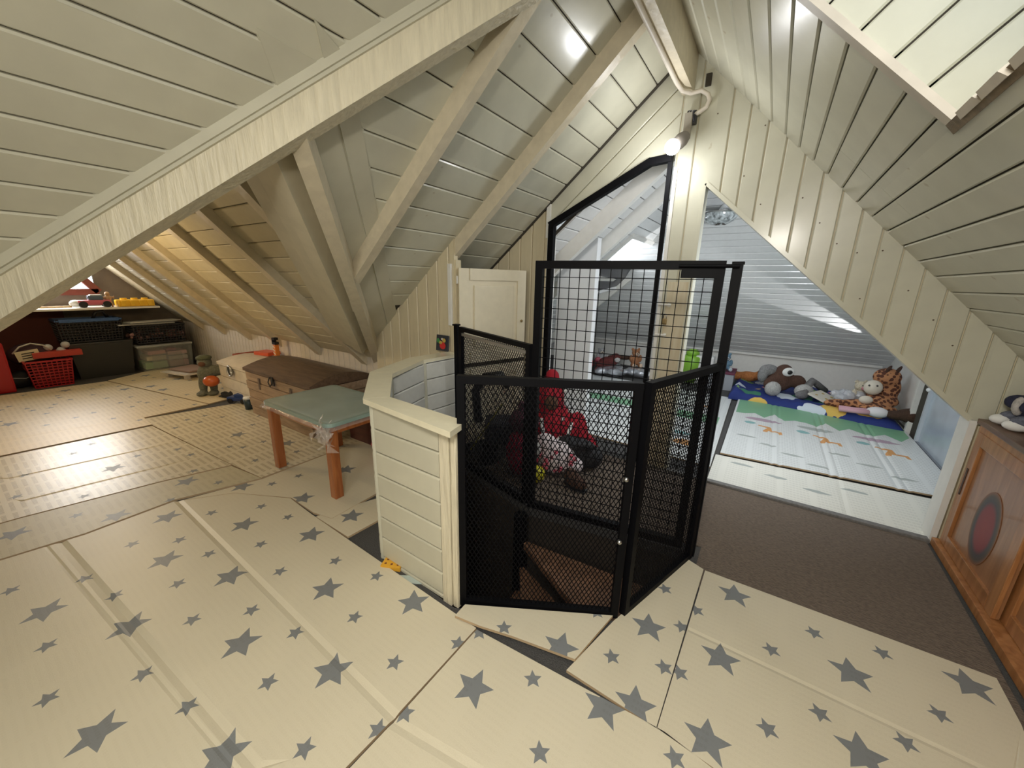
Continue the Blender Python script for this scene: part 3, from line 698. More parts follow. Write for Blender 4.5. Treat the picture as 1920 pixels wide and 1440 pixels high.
for k in range(5):
    MB().tube([(-.02 + .01 * k, -.03, -.03), (.012 * (k % 3) - .01, -.05, -.01 + .01 * k), (.02 - .01 * k, -.045, .03)], .003, n=5).build('wire', M('wire_%d' % (k % 2), (.5, .5, .5) if k % 2 else (.15, .15, .2), .5), jb, smooth=True)
cb = MB().tube([(-.728, .0, 2.728), (-.728, 2.2, 2.728), (-.728, 2.9, 2.728), (-.715, 3.02, 2.722), (-.67, 3.07, 2.715), (-.61, 3.09, 2.725), (-.57, 3.10, 2.70), (-.555, 3.10, 2.665), (-.57, 3.10, 2.625), (-.61, 3.10, 2.605), (-.64, 3.11, 2.60)], .014, n=10).build('conduit', white_w, smooth=True,
    label='cream conduit pipe along the ridge beam looping into the junction box', cat='pipe')
l = bpy.data.lights.new('bulb_light', 'POINT'); l.energy = 8; l.color = (.95, .97, 1.0); l.shadow_soft_size = .06
lo = bpy.data.objects.new('bulb_light', l); COL.objects.link(lo); lo.location = (-.75, 2.84, 2.30)
rl = empty('assumed_ceiling_lamp', (-.25, -.3, 2.30), 'assumed warm ceiling lamp on the ridge behind the viewer', 'lamp')  # assumed lamp, out of view behind the camera
l = bpy.data.lights.new('assumed_room_light', 'AREA'); l.shape = 'DISK'; l.size = .4; l.energy = 36; l.color = (1.0, .95, .86)
lo = bpy.data.objects.new('assumed_room_light', l); COL.objects.link(lo); lo.location = (-.05, -.25, 2.12); lo.rotation_euler = (V((.1, 1.0, 0)) - lo.location).to_track_quat('-Z', 'Y').to_euler()  # light of the assumed lamp, moved and aimed to brighten the foreground mats
MB().lathe([(0, .02), (.14, .0), (.16, -.05), (.12, -.10), (0, -.12)]).build('shade', M('opal_glass', (.9, .85, .75), .4, emit=3), rl, smooth=True)
MB().cyl((0, 0, .02), (0, 0, .12), .05).build('base', white_paint, rl)
l = bpy.data.lights.new('assumed_wing_light', 'POINT'); l.energy = 27; l.color = (1.0, .74, .42); l.shadow_soft_size = .1
lo = bpy.data.objects.new('assumed_wing_light', l); COL.objects.link(lo); lo.location = (-5.0, .62, 1.58)  # added for the warm light in the wing; its source is assumed
wl = empty('assumed_wing_lamp', (-5.0, .62, 1.70), 'assumed warm bulb hanging in the left wing behind the big beam', 'lamp')  # assumed bulb, kept out of view by the beam
MB().ell((0, 0, 0), .04).build('bulb', M('warm_glow', (1, .75, .4), .3, emit=10), wl, smooth=True); MB().cyl((0, 0, .03), (0, 0, .26), .015).build('holder', white_paint, wl)

# glass dish lamp in the inner room
gl = empty('dish_lamp', (-.66, 5.22, 2.27), 'round glass dish lamp on the sloping ceiling of the far room', 'lamp')
dm = M('patterned_glass', (.42, .46, .47), .12, spec=.8, var=.75, scale=26)
MB().lathe([(0, -.10), (.08, -.095), (.15, -.06), (.175, -.02), (.18, .02)], n=28).build('dish', dm, gl, smooth=True)
MB().lathe([(.18, .02), (.19, .015), (.195, .03)], n=28).build('rim', M('steel_bolt'), gl, smooth=True)
for k in range(9):
    MB().ell((.06 * math.cos(k * 2.4) * (k % 3) / 2, .06 * math.sin(k * 2.4) * (k % 3) / 2 - .02, -.098), (.016, .016, .006)).build('ornament', M('dark_ornament', (.04, .03, .02), .3), gl, smooth=True)
MB().cyl((.0, 0, .02), (.05, .05, .12), .04).build('stem', frw, gl)
for c in gl.children: c.rotation_euler = (math.radians(0), 0, 0)

# ================================================================== MATS
def star(c, R, ang, r=.46):
    return [V((c[0] + (R if k % 2 == 0 else R * r) * math.cos(ang + math.pi * k / 5), c[1] + (R if k % 2 == 0 else R * r) * math.sin(ang + math.pi * k / 5))) for k in range(10)]
def pin(p, poly):
    c = False
    for i in range(len(poly)):
        a, b = poly[i], poly[i - 1]
        if (a[1] > p[1]) != (b[1] > p[1]) and p[0] < (b[0] - a[0]) * (p[1] - a[1]) / (b[1] - a[1]) + a[0]: c = not c
    return c
def mat_obj(label, poly, stars, m0, m1, th=.013, z=0.002, creases=(), group=None, edge=edge_m, shapes=(), tilt=None, name='play_mat', mats=()):
    """foam mat: outline in floor metres, stars = [(centre, R, angle)], creases = [(p, q, width, depth)], shapes = [(polygon, material index)]"""
    poly = [V((p[0], p[1])) for p in poly]
    pts = list(poly); ed = [(i, (i + 1) % len(poly)) for i in range(len(poly))]
    polys = []
    for (c, R, a) in stars:
        s = star(c, R, a); polys.append((s, 1))
    polys += [([V(q) for q in s], k) for s, k in shapes]
    for s, _ in polys:
        n0 = len(pts); pts += s; ed += [(n0 + i, n0 + (i + 1) % len(s)) for i in range(len(s))]
    cr = []
    for (p, q, w_, d_) in creases:
        p = V(p); q = V(q); n_ = (q - p).normalized().orthogonal() * w_ / 2
        for k in (-1, 0, 1):
            n0 = len(pts); pts += [p + n_ * k, q + n_ * k]; ed.append((n0, n0 + 1))
        cr.append((p, q, w_, d_))
    vs, es, fs, *_ = delaunay_2d_cdt(pts, ed, [], 0, 1e-6)
    bm = bmesh.new(); o0 = sum(poly, V((0, 0))) / len(poly)
    def zz(v_):
        h = th
        for (p, q, w_, d_) in cr:
            u_ = (q - p).normalized(); dist = abs((v_ - p).x * u_.y - (v_ - p).y * u_.x)
            if dist < w_ / 2 - 1e-4: h = min(h, th - d_ * (1 - 2 * dist / w_))
        if tilt: h += max(0, tilt(v_))
        return h
    tv = [bm.verts.new((v_.x - o0.x, v_.y - o0.y, zz(v_))) for v_ in vs]
    top = []
    for f in fs:
        c = sum((vs[i] for i in f), V((0, 0))) / len(f)
        if not pin(c, poly): continue
        fc = bm.faces.new([tv[i] for i in f]); top.append(fc)
        for s, k in polys:
            if pin(c, s): fc.material_index = k
    bv = {}
    for e in [e for e in bm.edges if len(e.link_faces) == 1]:
        for v_ in e.verts:
            if v_ not in bv: bv[v_] = bm.verts.new((v_.co.x, v_.co.y, v_.co.z - th))
        f_ = bm.faces.new((e.verts[0], bv[e.verts[0]], bv[e.verts[1]], e.verts[1])); f_.material_index = 2
    for f in bm.faces:
        if f.normal.z < 0 and f in top: f.normal_flip()
    bmesh.ops.delete(bm, geom=[v_ for v_ in bm.verts if not v_.link_faces], context='VERTS')
    bmesh.ops.recalc_face_normals(bm, faces=bm.faces)
    me = bpy.data.meshes.new(name); bm.to_mesh(me); bm.free()
    me.update()
    for mm in (m0, m1, edge) + tuple(mats): me.materials.append(mm)
    if me.polygons and sum(p.normal.z * p.area for p in me.polygons) < 0:
        me.flip_normals()
    o = bpy.data.objects.new(name, me); COL.objects.link(o); o.location = (o0.x, o0.y, z)
    return tag(o, label, 'play mat', group)
def fp(*px): return [F(a, b, .013).to_2d() for a, b in px]
def stars(lst, R, ang): return [(F(a, b, .013).to_2d(), R, math.radians(ang)) for a, b in lst]
BA, SA = 28, 50
# big foreground mat
A = fp((585, 965), (893, 1178), (740, 1346)) + [V((-.62, .66)), V((-1.0, -.25)), V((-2.9, -.45)), V((-3.9, .0))] + fp((-190, 1125), (0, 1052), (160, 1003), (328, 940), (440, 925), (545, 935))
A = fp((585, 965), (893, 1178), (738, 1348), (600, 1490)) + [V((-1.05, -.2)), V((-2.6, -.75))] + fp((-330, 1180), (0, 1052), (160, 1003), (328, 940), (440, 925), (545, 935))
sL = [(84, 1147), (242, 1174), (182, 1376), (310, 1050), (432, 1081), (458, 984), (583, 1003), (613, 1105), (452, 1207), (623, 1258), (419, 1415), (314, 970), (775, 1130)]
sS = [(20, 1108), (88, 1212), (89, 1311), (215, 1117), (334, 1095), (248, 1021), (337, 1013), (392, 1039), (361, 1163), (472, 1145), (525, 1072), (489, 1021), (397, 962), (490, 950), (540, 970), (629, 1052), (554, 1187), (503, 1280), (268, 1265), (352, 1325), (571, 1405), (665, 1158), (159, 1085), (706, 1081), (740, 1243), (859, 1207), (709, 1369), (-40, 1180), (-60, 1280)]
def ln(p, q, w_=.04, d_=.007): 
    a, b = fp(p, q); return (a, b, w_, d_)
mat_obj('large cream star mat filling the left foreground', A,
        [s for s in stars(sL, .078, 62)] + stars(sS, .037, 46), foam, star_m,
        creases=[ln((300, 905), (850, 1456), .045, .006), ln((100, 1000), (480, 1440), .045, .006), ln((70, 1005), (440, 1440), .02, .003)])
# centre foreground mat
Bm = fp((894, 1181), (1245, 1372), (1350, 1452)) + [V((-.15, .35)), V((-.9, -.1))] + fp((600, 1500), (742, 1350))
mat_obj('cream star mat at the bottom centre, its corner pointing at the gate', Bm, stars([(888, 1290), (1132, 1327)], .078, 28) + stars([(999, 1274), (1012, 1412), (1265, 1422), (899, 1187), (759, 1338)], .037, 52), foam, star_m,
        creases=[ln((730, 1350), (980, 1500), .045, .004)])
# lifted offcut under the gate
mat_obj('small triangular star mat offcut lifting in front of the gate', [F(a_, b_, .031).to_2d() for a_, b_ in ((872, 1133), (1149, 1154), (1078, 1236), (962, 1193), (899, 1173), (853, 1154))], stars([(1050, 1220)], .078, 28) + stars([(945, 1183), (1118, 1154)], .037, 52), foam, star_m, z=.018,
        tilt=lambda v_: 0.0)
mat_obj('narrow star mat between the slanting gate panel and the right-hand mat', fp((1288, 1048), (1319, 1068), (1230, 1366), (1062, 1257), (1150, 1165)), stars([(1216, 1176), (1191, 1323)], .078, 32) + stars([(1147, 1232), (1247, 1105), (1278, 1176), (1245, 1252)], .037, 50), foam, star_m)
Em = fp((1322, 1070), (1868, 1272), (1915, 1360)) + [V((.85, .9)), V((.45, .35))] + fp((1348, 1448), (1232, 1366))
mat_obj('cream star mat at the bottom right beside the brown carpet', Em, stars([(1377, 1116), (1351, 1234), (1596, 1263), (1818, 1285), (1326, 1389), (1617, 1415)], .078, 24) + stars([(1306, 1145), (1526, 1187), (1446, 1219), (1654, 1225), (1537, 1338), (1439, 1367), (1761, 1340), (1698, 1393), (1274, 1262)], .037, 50), foam, star_m,
        creases=[ln((1290, 1180), (1900, 1470), .03, .003)])
# mats on the left, further back
rnd = random.Random(3)
def scatter(poly, n, avoid=.10, ang=46):
    xs = [p.x for p in poly]; ys = [p.y for p in poly]; out = []; t_ = 0
    while len(out) < n and t_ < 4000:
        t_ += 1; c = V((rnd.uniform(min(xs), max(xs)), rnd.uniform(min(ys), max(ys)))); R = .078 if rnd.random() < .33 else .037
        if pin(c, poly) and all((c - o[0]).length > (R + o[1]) * 1.45 for o in out) and all(pin(c + V((math.cos(a), math.sin(a))) * R * 1.05, poly) for a in (0, 1.57, 3.14, 4.71)):
            out.append((c, R, math.radians(ang + 16 * (R > .05))))
    return out
Fm = fp((345, 938), (492, 899), (601, 857), (712, 812), (720, 918), (622, 973), (588, 962), (546, 934), (440, 925))
mat_obj('star mat under the small table legs', Fm, stars([(568, 935), (454, 913)], .078, 62) + stars([(510, 908), (560, 893), (640, 880)], .037, 46) + [(V((-2.62, 1.60)), .078, 1.1)], foam, star_m, z=.004)
mat_obj('small star mat corner beside the half wall', fp((592, 969), (716, 932), (716, 972), (652, 1007)), stars([(659, 968)], .078, 62), foam, star_m)
Hm = fp((0, 1049), (160, 1000), (328, 937), (490, 897), (434, 874), (300, 905), (40, 972), (-200, 1040), (-330, 1165))
mat_obj('olive strip of ribbed star mat beyond the large foreground mat', Hm, stars([(350, 903), (218, 968), (25, 1002)], .078, 62) + stars([(144, 967), (320, 938), (410, 905)], .037, 46), mat_mat('star_mat_olive', (0.50, 0.45, 0.31), .25, 24), star_m)
I1 = fp((-200, 1038), (40, 970), (300, 903), (434, 872), (285, 799), (0, 858), (-160, 890))
mat_obj('shiny ribbed mat catching window light at the left edge', I1, scatter(I1, 10), foam_rib, star_m, creases=[ln((40, 940), (395, 852), .03, .003), ln((15, 898), (350, 825), .03, .003)])
I2 = fp((436, 872), (490, 896), (601, 855), (700, 820), (640, 800), (690, 790), (560, 745), (470, 735), (440, 757), (272, 785), (287, 798))
mat_obj('ribbed star mat in front of the brown chest', I2, scatter(I2, 22), foam_rib, star_m, creases=[ln((400, 845), (560, 800), .03, .002)])
J1 = fp((0, 855), (285, 796), (270, 783), (390, 758), (200, 715), (0, 742), (-200, 780), (-200, 890))
mat_obj('pale star mat spreading across the far left floor', J1, scatter(J1, 46), mat_mat('star_mat_warm', (0.66, 0.56, 0.38), .3, 26), star_m, creases=[ln((0, 828), (300, 775), .03, .002)])
K1 = fp((202, 714), (392, 757), (468, 738), (440, 712), (385, 690), (300, 690))
mat_obj('warm lit star mat between the storage boxes and the white chest', K1, scatter(K1, 20), mat_mat('star_mat_warm2', (0.68, 0.57, 0.37), .2, 26), star_m)
# brown carpet
pc = [V((-1.70, 3.13)), V((1.02, 3.13)), V((1.02, 2.9)), V((1.00, .9)), V((.2, .9)), V((-.12, 2.05)), V((-.12, 2.26)), V((-1.14, 2.11)), V((-1.75, 2.30))]
cp = mat_obj('plain brown carpet from behind the tall gate to the wooden cabinet', pc, [], carpet_m, carpet_m, th=.006, edge=carpet_m, name='carpet'); cp['category'] = 'carpet'
# mats in the far room
gm_, pk, org, gr2, tealm = (M('print_green', (.20, .42, .25), .4), M('print_mauve', (.42, .31, .38), .4), M('print_orange', (.62, .30, .10), .4), M('print_grey', (.36, .39, .37), .4), M('print_teal', (.22, .42, .42), .4))
def blob(cx_, cy_, rx, ry, n=14, seed=0):
    r_ = random.Random(seed); return [V((cx_ + rx * math.cos(6.283 * k / n) * r_.uniform(.75, 1.1), cy_ + ry * math.sin(6.283 * k / n) * r_.uniform(.75, 1.1))) for k in range(n)]
def giraffe(x, y, s):
    return [[V((x + a * s, y + b * s)) for a, b in q] for q in
            ([(-.10, 0), (-.10, .05), (-.06, .16), (-.16, .20), (-.15, .23), (-.02, .21), (-.01, .09), (.08, .10), (.09, 0), (.06, 0), (.05, .05), (-.05, .05), (-.06, 0)],)]
def inner_mat(label, poly, y_hill, xs, seed, scenic=True):
    sh = []; r_ = random.Random(seed)
    if scenic:
        x0, x1 = xs; n = 16; up_l = [V((x0 + (x1 - x0) * k / n, y_hill - .04 - .24 * abs(math.sin(k * 1.3 + seed)))) for k in range(n + 1)]
        hill = [V((x1, 5.86)), V((x0, 5.86))] + up_l
        sh.append((hill, 3))
        for k in range(3):
            cx_ = x0 + .28 + k * (x1 - x0 - .3) / 2.6; sh.append((blob(cx_, y_hill - .38, .18, .06, seed=k), 4 if k != 1 else 6))
            for g in giraffe(cx_ + .10, y_hill - .80, .9): sh.append((g, 5))
            sh.append((blob(cx_ - .12, y_hill - .56, .06, .05, seed=k + 5), 7))
    x0, x1 = xs
    for k in range(7 if scenic else 4):
        yy = (y_hill - 1.05 - .14 * (k % 4)) if scenic else y_hill - .12 - .09 * (k % 3)
        sh.append((blob(x0 + .15 + (x1 - x0 - .25) * k / (7 if scenic else 4), yy, .09, .025, n=9, seed=k), 6))
    ok = [(s, k) for s, k in sh if all(pin(p, poly) for p in s)]
    return ok
MATSX = (gm_, pk, org, gr2, tealm)
q1 = [V((-.18, 3.75)), V((1.41, 3.89)), V((1.41, 5.9)), V((-.18, 5.9))]
yh = 5.30
shp = inner_mat('', q1, 5.42, (-.16, 1.39), 1)
cr1 = [(V((x, 3.76)), V((x, 5.88)), .045, .007) for x in (.21, .27, .62, .68, 1.03, 1.09)]
mat_obj('white printed folding mat with green hills in front of the blue quilt', q1, [], foam_w, gr2, shapes=shp, mats=MATSX, creases=cr1, z=.018, name='play_mat')
q2 = fp((1346, 860), (1750, 944), (1736, 1012), (1322, 904))
q2 = fp((1342, 852), (1748, 936), (1733, 1006), (1324, 903))
mat_obj('white printed mat lying along the threshold of the far room', q2, [], mat_mat('play_mat_white2', (.74, .73, .66), .45, 24, rough=.35, tint=(.75, .75, .75)), gr2, shapes=inner_mat('', q2, 3.75, (-.15, 1.1), 4, False), mats=MATSX, creases=[ln((1455, 870), (1458, 955), .05, .003), ln((1572, 900), (1590, 975), .05, .004)], z=.002)
q3 = [V((-2.2, 3.55)), V((-.22, 3.42)), V((-.26, 5.9)), V((-2.6, 6.0))]
sh3 = [([V((-2.15, 4.72)), V((-.3, 4.60)), V((-.3, 4.88)), V((-2.2, 4.98))], 3)] + [(blob(-.9, 4.35, .16, .06), 4), (blob(-.45, 5.25, .12, .05, seed=3), 5), (blob(-1.5, 4.30, .14, .04, seed=8), 6), (blob(-.5, 3.85, .12, .09, seed=2), 5), (blob(-1.2, 5.3, .2, .06, seed=9), 4), (blob(-.6, 4.1, .14, .05, seed=12), 7)]
mat_obj('white printed mat with a green band seen through the gate', q3, [], foam_w, gr2, shapes=sh3, mats=MATSX, z=.002)

# ================================================================== FURNITURE AND BOXES
def P2(v_, z=0): return V((v_[0], v_[1], z))
# --- small table
tb = empty('small_table', (-2.70, 1.58, 0.017), 'small orange wood table with teal top wrapped in clear plastic', 'table')
teal = M('teal_table_top', (.25, .35, .32), .18, coat=.6, var=.12, scale=5)
b = MB(); b.box((0, 0, .545), (.88, .60, .026)); 
es = [e for e in b.b.edges if abs((e.verts[0].co - e.verts[1].co).z) > .01]; bmesh.ops.bevel(b.b, geom=es, offset=.05, segments=5, affect='EDGES', profile=.5)
b.build('table_top', teal, tb)
for sx in (-1, 1):
    for sy in (-1, 1): MB().box((sx * .385, sy * .25, .266), (.062, .062, .532), bev=.006).build('leg', cherry, tb)
    MB().box((sx * .385, 0, .495), (.022, .45, .06)).build('apron', cherry, tb)
for sy in (-1, 1): MB().box((0, sy * .25, .495), (.72, .022, .06)).build('apron', cherry, tb)
wrap = M('clear_plastic', (.85, .9, .9), .08, alpha=.16, bump=.8, scale=14, spec=1)
g = bmesh.new(); bmesh.ops.create_grid(g, x_segments=22, y_segments=16, size=.5)
rn = random.Random(5)
for v_ in g.verts:
    x, y = v_.co.x * .91, v_.co.y * .63; ex = max(abs(x) - .44, abs(y) - .30, 0)
    v_.co = V((x, y, .5605 + rn.uniform(0, .003) - (.05 if ex > .005 else 0)))
b = MB(); b.b.free(); b.b = g; b.build('plastic_wrap', wrap, tb, smooth=True)
b = MB(); rn = random.Random(9)
for k in range(46):
    c_ = V((.405 + rn.gauss(0, .022), -.30 + rn.gauss(0, .02), .49 + rn.gauss(0, .035))); tri = [b.b.verts.new(c_ + V((rn.uniform(-.04, .04), rn.uniform(-.04, .04), rn.uniform(-.05, .05)))) for _ in range(4)]
    b.b.faces.new(tri[:3]); b.b.faces.new(tri[1:])
b.build('plastic_knot', M('crinkled_plastic', (.7, .62, .55), .12, alpha=.35, bump=1, scale=30, spec=1), tb)

# --- chests
def chest(name, loc, L0, L1, D, H, lidh, body, lid, label, planks=5):
    """L0 bottom length, L1 top length; front faces -Y"""
    e = empty(name, loc, label, 'chest'); hb = H - lidh
    n = planks
    for k in range(n):
        z0 = hb * k / n; z1 = hb * (k + 1) / n - .008
        a = (L0 + (L1 - L0) * z0 / hb) / 2; a2 = (L0 + (L1 - L0) * z1 / hb) / 2; pr = .008 * (k % 2)
        for (nm, y0, y1) in (('plank', -D / 2 - pr, -D / 2 + .02), ('plank', D / 2 - .02, D / 2)):
            MB().prism([(-a, y0, z0), (a, y0, z0), (a2, y0, z1), (-a2, y0, z1)], (0, y1 - y0, 0)).build(nm, body, e)
        for s in (-1, 1):
            MB().prism([(s * a, -D / 2 + .02, z0), (s * a, D / 2 - .02, z0), (s * a2, D / 2 - .02, z1), (s * a2, -D / 2 + .02, z1)], (-s * .02, 0, 0)).build('plank', body, e)
    MB().box((0, 0, hb / 2), (L0 - .05, D - .05, hb - .01)).build('inner_box', M('chest_inside', (.03, .022, .015), .9), e)
    b = MB(); n = 8; pr = [(-L1 / 2 - .015, -D / 2 - .015, hb)]
    pts = []
    for k in range(n + 1):
        t_ = k / n; y = -D / 2 - .015 + (D + .03) * t_; pts.append((-L1 / 2 - .015, y, hb + .035 + (lidh - .035) * math.sin(math.pi * t_)))
    pts = [(-L1 / 2 - .015, -D / 2 - .015, hb + .004)] + pts + [(-L1 / 2 - .015, D / 2 + .015, hb + .004)]
    b.prism(pts, (L1 + .03, 0, 0)).build('lid', lid, e)
    return e, hb
c1, hb = chest('wooden_chest', (-4.02, 2.11, .017), 1.20, 1.29, .64, .59, .11, chest_w, lid_w, 'brown weathered wooden chest with dark arched lid behind the small table')
iron = M('dark_iron', (.05, .045, .04), .5, .6)
ha = MB().box((-.02, -.335, hb - .02), (.05, .012, .09)).build('hasp', iron, c1)
MB().tube([(-.05, -.345, hb + .02), (-.06, -.36, hb - .03), (-.02, -.365, hb - .07), (.02, -.36, hb - .03), (.01, -.345, hb + .02)], .006).build('ring', iron, ha, smooth=True)
for x in (-.33, .30): MB().box((x, -.33, hb - .10), (.03, .01, .12)).build('strap', M('worn_strap', (.14, .10, .07), .6), c1)
c2, hb2 = chest('white_chest', (-5.17, 2.17, .017), .80, .84, .60, .50, .09, white_w, white_w, 'whitewashed wooden chest with metal ring clasp beside the brown chest', 3)
clp = MB().lathe([(.0, 0), (.05, .0), (.055, .012), (.0, .015)], n=14).build('clasp_plate', M('pewter', (.5, .5, .48), .3, .8), c2, smooth=True)
clp.location = (-.05, -.31, hb2 - .03); clp.rotation_euler = (math.pi / 2, 0, 0)
MB().tube([(-.05 + .06 * math.cos(a), -.33, hb2 - .03 + .06 * math.sin(a)) for a in [k * math.pi / 6 for k in range(13)]], .01).build('clasp_ring', M('pewter'), c2, smooth=True)

def crate(name, loc, lx, ly, h, mt, label, cat, rz=0, taper=.86, lid=None, mesh=True, rim=None, handle=False, lidmat=None):
    """open tub: tapered walls, rim, slotted sides"""
    e = empty(name, loc, label, cat, rz=rz)
    def ring(k, o=0): return [(-lx / 2 * k - o, -ly / 2 * k - o), (lx / 2 * k + o, -ly / 2 * k - o), (lx / 2 * k + o, ly / 2 * k + o), (-lx / 2 * k - o, ly / 2 * k + o)]
    A = ring(taper); B = ring(1)
    MB().box((0, 0, .006), (lx * taper, ly * taper, .012)).build('base', mt, e)
    b = MB()
    for i in range(4):
        p, q = V((*A[i], 0)), V((*A[(i + 1) % 4], 0)); p2, q2 = V((*B[i], h)), V((*B[(i + 1) % 4], h))
        if mesh:
            n = max(4, int((q - p).length / .035)); m_ = max(3, int(h / .035))
            for k in range(n + 1): b.bar(p.lerp(q, k / n), p2.lerp(q2, k / n), .010, .006, up=(q - p).cross(V((0, 0, 1))))
            for k in range(m_ + 1):
                b.bar(p.lerp(p2, k / m_), q.lerp(q2, k / m_), .006, .012)
        else:
            nrm = (q - p).cross(p2 - p).normalized() * .006; b.prism([p, q, q2, p2], nrm)
    b.build('sides', mt, e, **({'kind': 'stuff'} if mesh else {}))
    b = MB()
    for i in range(4): b.bar(V((*B[i], h)), V((*B[(i + 1) % 4], h)), .022, .022)
    b.build('rim', rim or mt, e)
    if lid: MB().box((0, 0, h + .02), (lx + .03, ly + .03, .03), bev=.01).build('lid', lidmat or mt, e)
    if not mesh:
        MB().prism([(lx / 2 * taper * 1.0, -ly * .3, h * .12), (lx / 2 * taper * 1.0, ly * .3, h * .12), (lx / 2 * .96, ly * .28, h * .72), (lx / 2 * .96, -ly * .28, h * .72)], (.008, 0, 0)).build('side_panel', mt, e)
    return e
XB = -8.0
def yz(px, py, x=XB): p = PX(px, py, x); return p.y, p.z
dk = M('dark_grey_plastic', (.030, .030, .028), .45); blk = M('black_plastic', (.010, .010, .012), .4); redp = M('red_plastic', (.42, .012, .015), .35)
blue = M('blue_plastic', (.05, .12, .30), .35); clearp = M('clear_tub', (.6, .63, .6), .15, alpha=.16)
# grey bin
def span(pxl, pxr, pyb, pyt, x=XB): a = PX(pxl, pyb, x); b_ = PX(pxr, pyb, x); c = PX((pxl + pxr) / 2, pyt, x); return a.y, b_.y, c.z
y0, y1, zt = span(150, 256, 706, 642); HB = zt
crate('storage_bin', (XB - .27, (y0 + y1) / 2 + .01, .0), .5, (y1 - y0) * 1.12, zt - .02, dk, 'large dark grey storage bin with lid at the far left wall', 'bin', lid=True, mesh=False)
c0 = crate('folding_crate', (XB - .27, (PX(107, 640, XB).y + PX(245, 640, XB).y) / 2, HB + .03), .44, PX(245, 640, XB).y - PX(107, 640, XB).y - .08, .30, blk, 'black slotted crate with blue rim on top of the grey bin', 'crate', rim=blue, taper=.93)
MB().box((.235, 0, .30), (.02, .9 * (PX(245, 640, XB).y - PX(107, 640, XB).y) - .06, .045)).build('blue_handle_rail', blue, c0)
sh_ = MB().tube([(XB - .1, 1.30, HB + .34), (XB - .1, 1.34, HB + .43), (XB - .1, 1.42, HB + .44), (XB - .1, 1.45, HB + .36)], .02).build('cable_loop', blk, smooth=True, label='black cable loop sticking up out of the slotted crate', cat='cable')
y0, y1, zt = span(268, 368, 690, 645, -7.9)
cb_ = crate('clear_box', (-8.15, (y0 + y1) / 2, 0), .46, y1 - y0, zt - .03, clearp, 'clear plastic box of folded clothes right of the grey bin', 'box', mesh=False, lid=True, taper=.93, lidmat=M('frosted_lid', (.6, .62, .6), .3, alpha=.6))
zt1 = zt
for k, (c_, ya, yb, za, zb) in enumerate((((.25, .42, .20), 0, .5, .02, .13), ((.55, .48, .33), .05, .5, .15, .22), ((.55, .30, .28), .1, .5, .24, .30), ((.50, .30, .30), .52, .98, .02, .12), ((.58, .50, .46), .52, .98, .13, .19), ((.60, .36, .36), .52, .98, .21, .27), ((.25, .05, .09), .5, .75, .28, .32))):
    W_ = (y1 - y0) * .86; zs = (zt - .05) / .36
    MB().box((-8.13, (y0 + y1) / 2 - W_ / 2 + W_ * (ya + yb) / 2, (.015 + (za + zb) / 2) * zs), (.34, W_ * (yb - ya) - .01, (zb - za) * zs * .95), bev=.008).build('folded_cloth', M('cloth_%d' % k, c_, .9), None,
        label=['green', 'beige', 'dusty pink', 'rose', 'off-white', 'light pink', 'dark plum'][k] + ' folded cloth inside the clear box', cat='cloth')
y0, y1, zt = span(255, 352, 642, 606, -7.95)
bk = crate('mesh_basket', (-8.16, (y0 + y1) / 2, zt1 + .035), .42, y1 - y0, .27, blk, 'black mesh basket of small things on the clear box', 'basket', taper=.92)
rn = random.Random(2); b = MB()
for k in range(40): b.ell((-8.16 + rn.uniform(-.15, .15), (y0 + y1) / 2 + rn.uniform(-.33, .33), zt1 + .08 + rn.uniform(0, .13)), (.03, .04, .025), E3(rn.uniform(0, 90), 0, rn.uniform(0, 90)), 8, 5)
tag(b.build('small_toys', M('mixed_trinkets', (.30, .16, .15), .5, var=.9, scale=14)), 'jumble of small toys filling the black mesh basket', 'toys', kind='stuff')
for k in range(3):
    MB().box((-8.15, (y0 + y1) / 2 - .12 + .05 * k, zt1 + .325 + .014 * k), (.32 - .05 * k, .66, .011), E3(z=6 * k)).build('paper_folder', M('folder_%d' % k, ((.55, .53, .48), (.2, .2, .19), (.72, .70, .64))[k], .6), None,
        label=['beige folder lowest in the stack on the mesh basket', 'dark folder between two pale ones on the mesh basket', 'white folder topmost on the black mesh basket'][k], cat='folder')
y0, y1, zt = span(58, 148, 722, 676, -7.8)
crate('red_basket', (-8.0, (y0 + y1) / 2, .0), .40, y1 - y0, zt, redp, 'red slotted plastic basket on the floor before the grey bin', 'basket', taper=.82)
MB().box((-8.0, (y0 + y1) / 2, zt * .45), (.30, (y1 - y0) * .75, zt * .7)).build('basket_contents', M('dark_red_fill', (.16, .01, .012), .8), label='dark red cloth filling the red slotted basket', cat='cloth')
bk_ = MB().box((-8.0, PX(108, 668, -8).y, zt + .07), (.26, .44, .07)).build('red_box', M('red_card', (.50, .05, .03), .5), label='flat red and cream box resting on the red basket', cat='box')
MB().box((.0, 0, -.052), (.25, .43, .033)).build('cream_layer', M('cream_card', (.65, .52, .35), .6), bk_)
hp = PX(62, 665, -8.05); hat = empty('round_bag', (-8.12, hp.y, hp.z - .02), 'dark round bag with white arc and paper tag beside the red basket', 'bag')
MB().ell((0, 0, .02), (.17, .22, .15), u=18, v=12).build('crown', M('dark_fabric', (.05, .02, .025), .8), hat, smooth=True)
MB().tube([(.14, -.17, .06), (.13, -.10, .14), (.12, .0, .175), (.13, .10, .14), (.14, .16, .07)], .009).build('arc_band', M('offwhite_band', (.6, .57, .48), .6), hat, smooth=True)
MB().box((.18, -.05, .03), (.012, .20, .13), E3(x=8)).build('tag', M('paper_tag', (.70, .64, .44), .6), hat)
for k in range(3): MB().box((.187, -.05, .06 - .03 * k), (.004, .11, .012), E3(x=8)).build('tag_print', blk, hat)
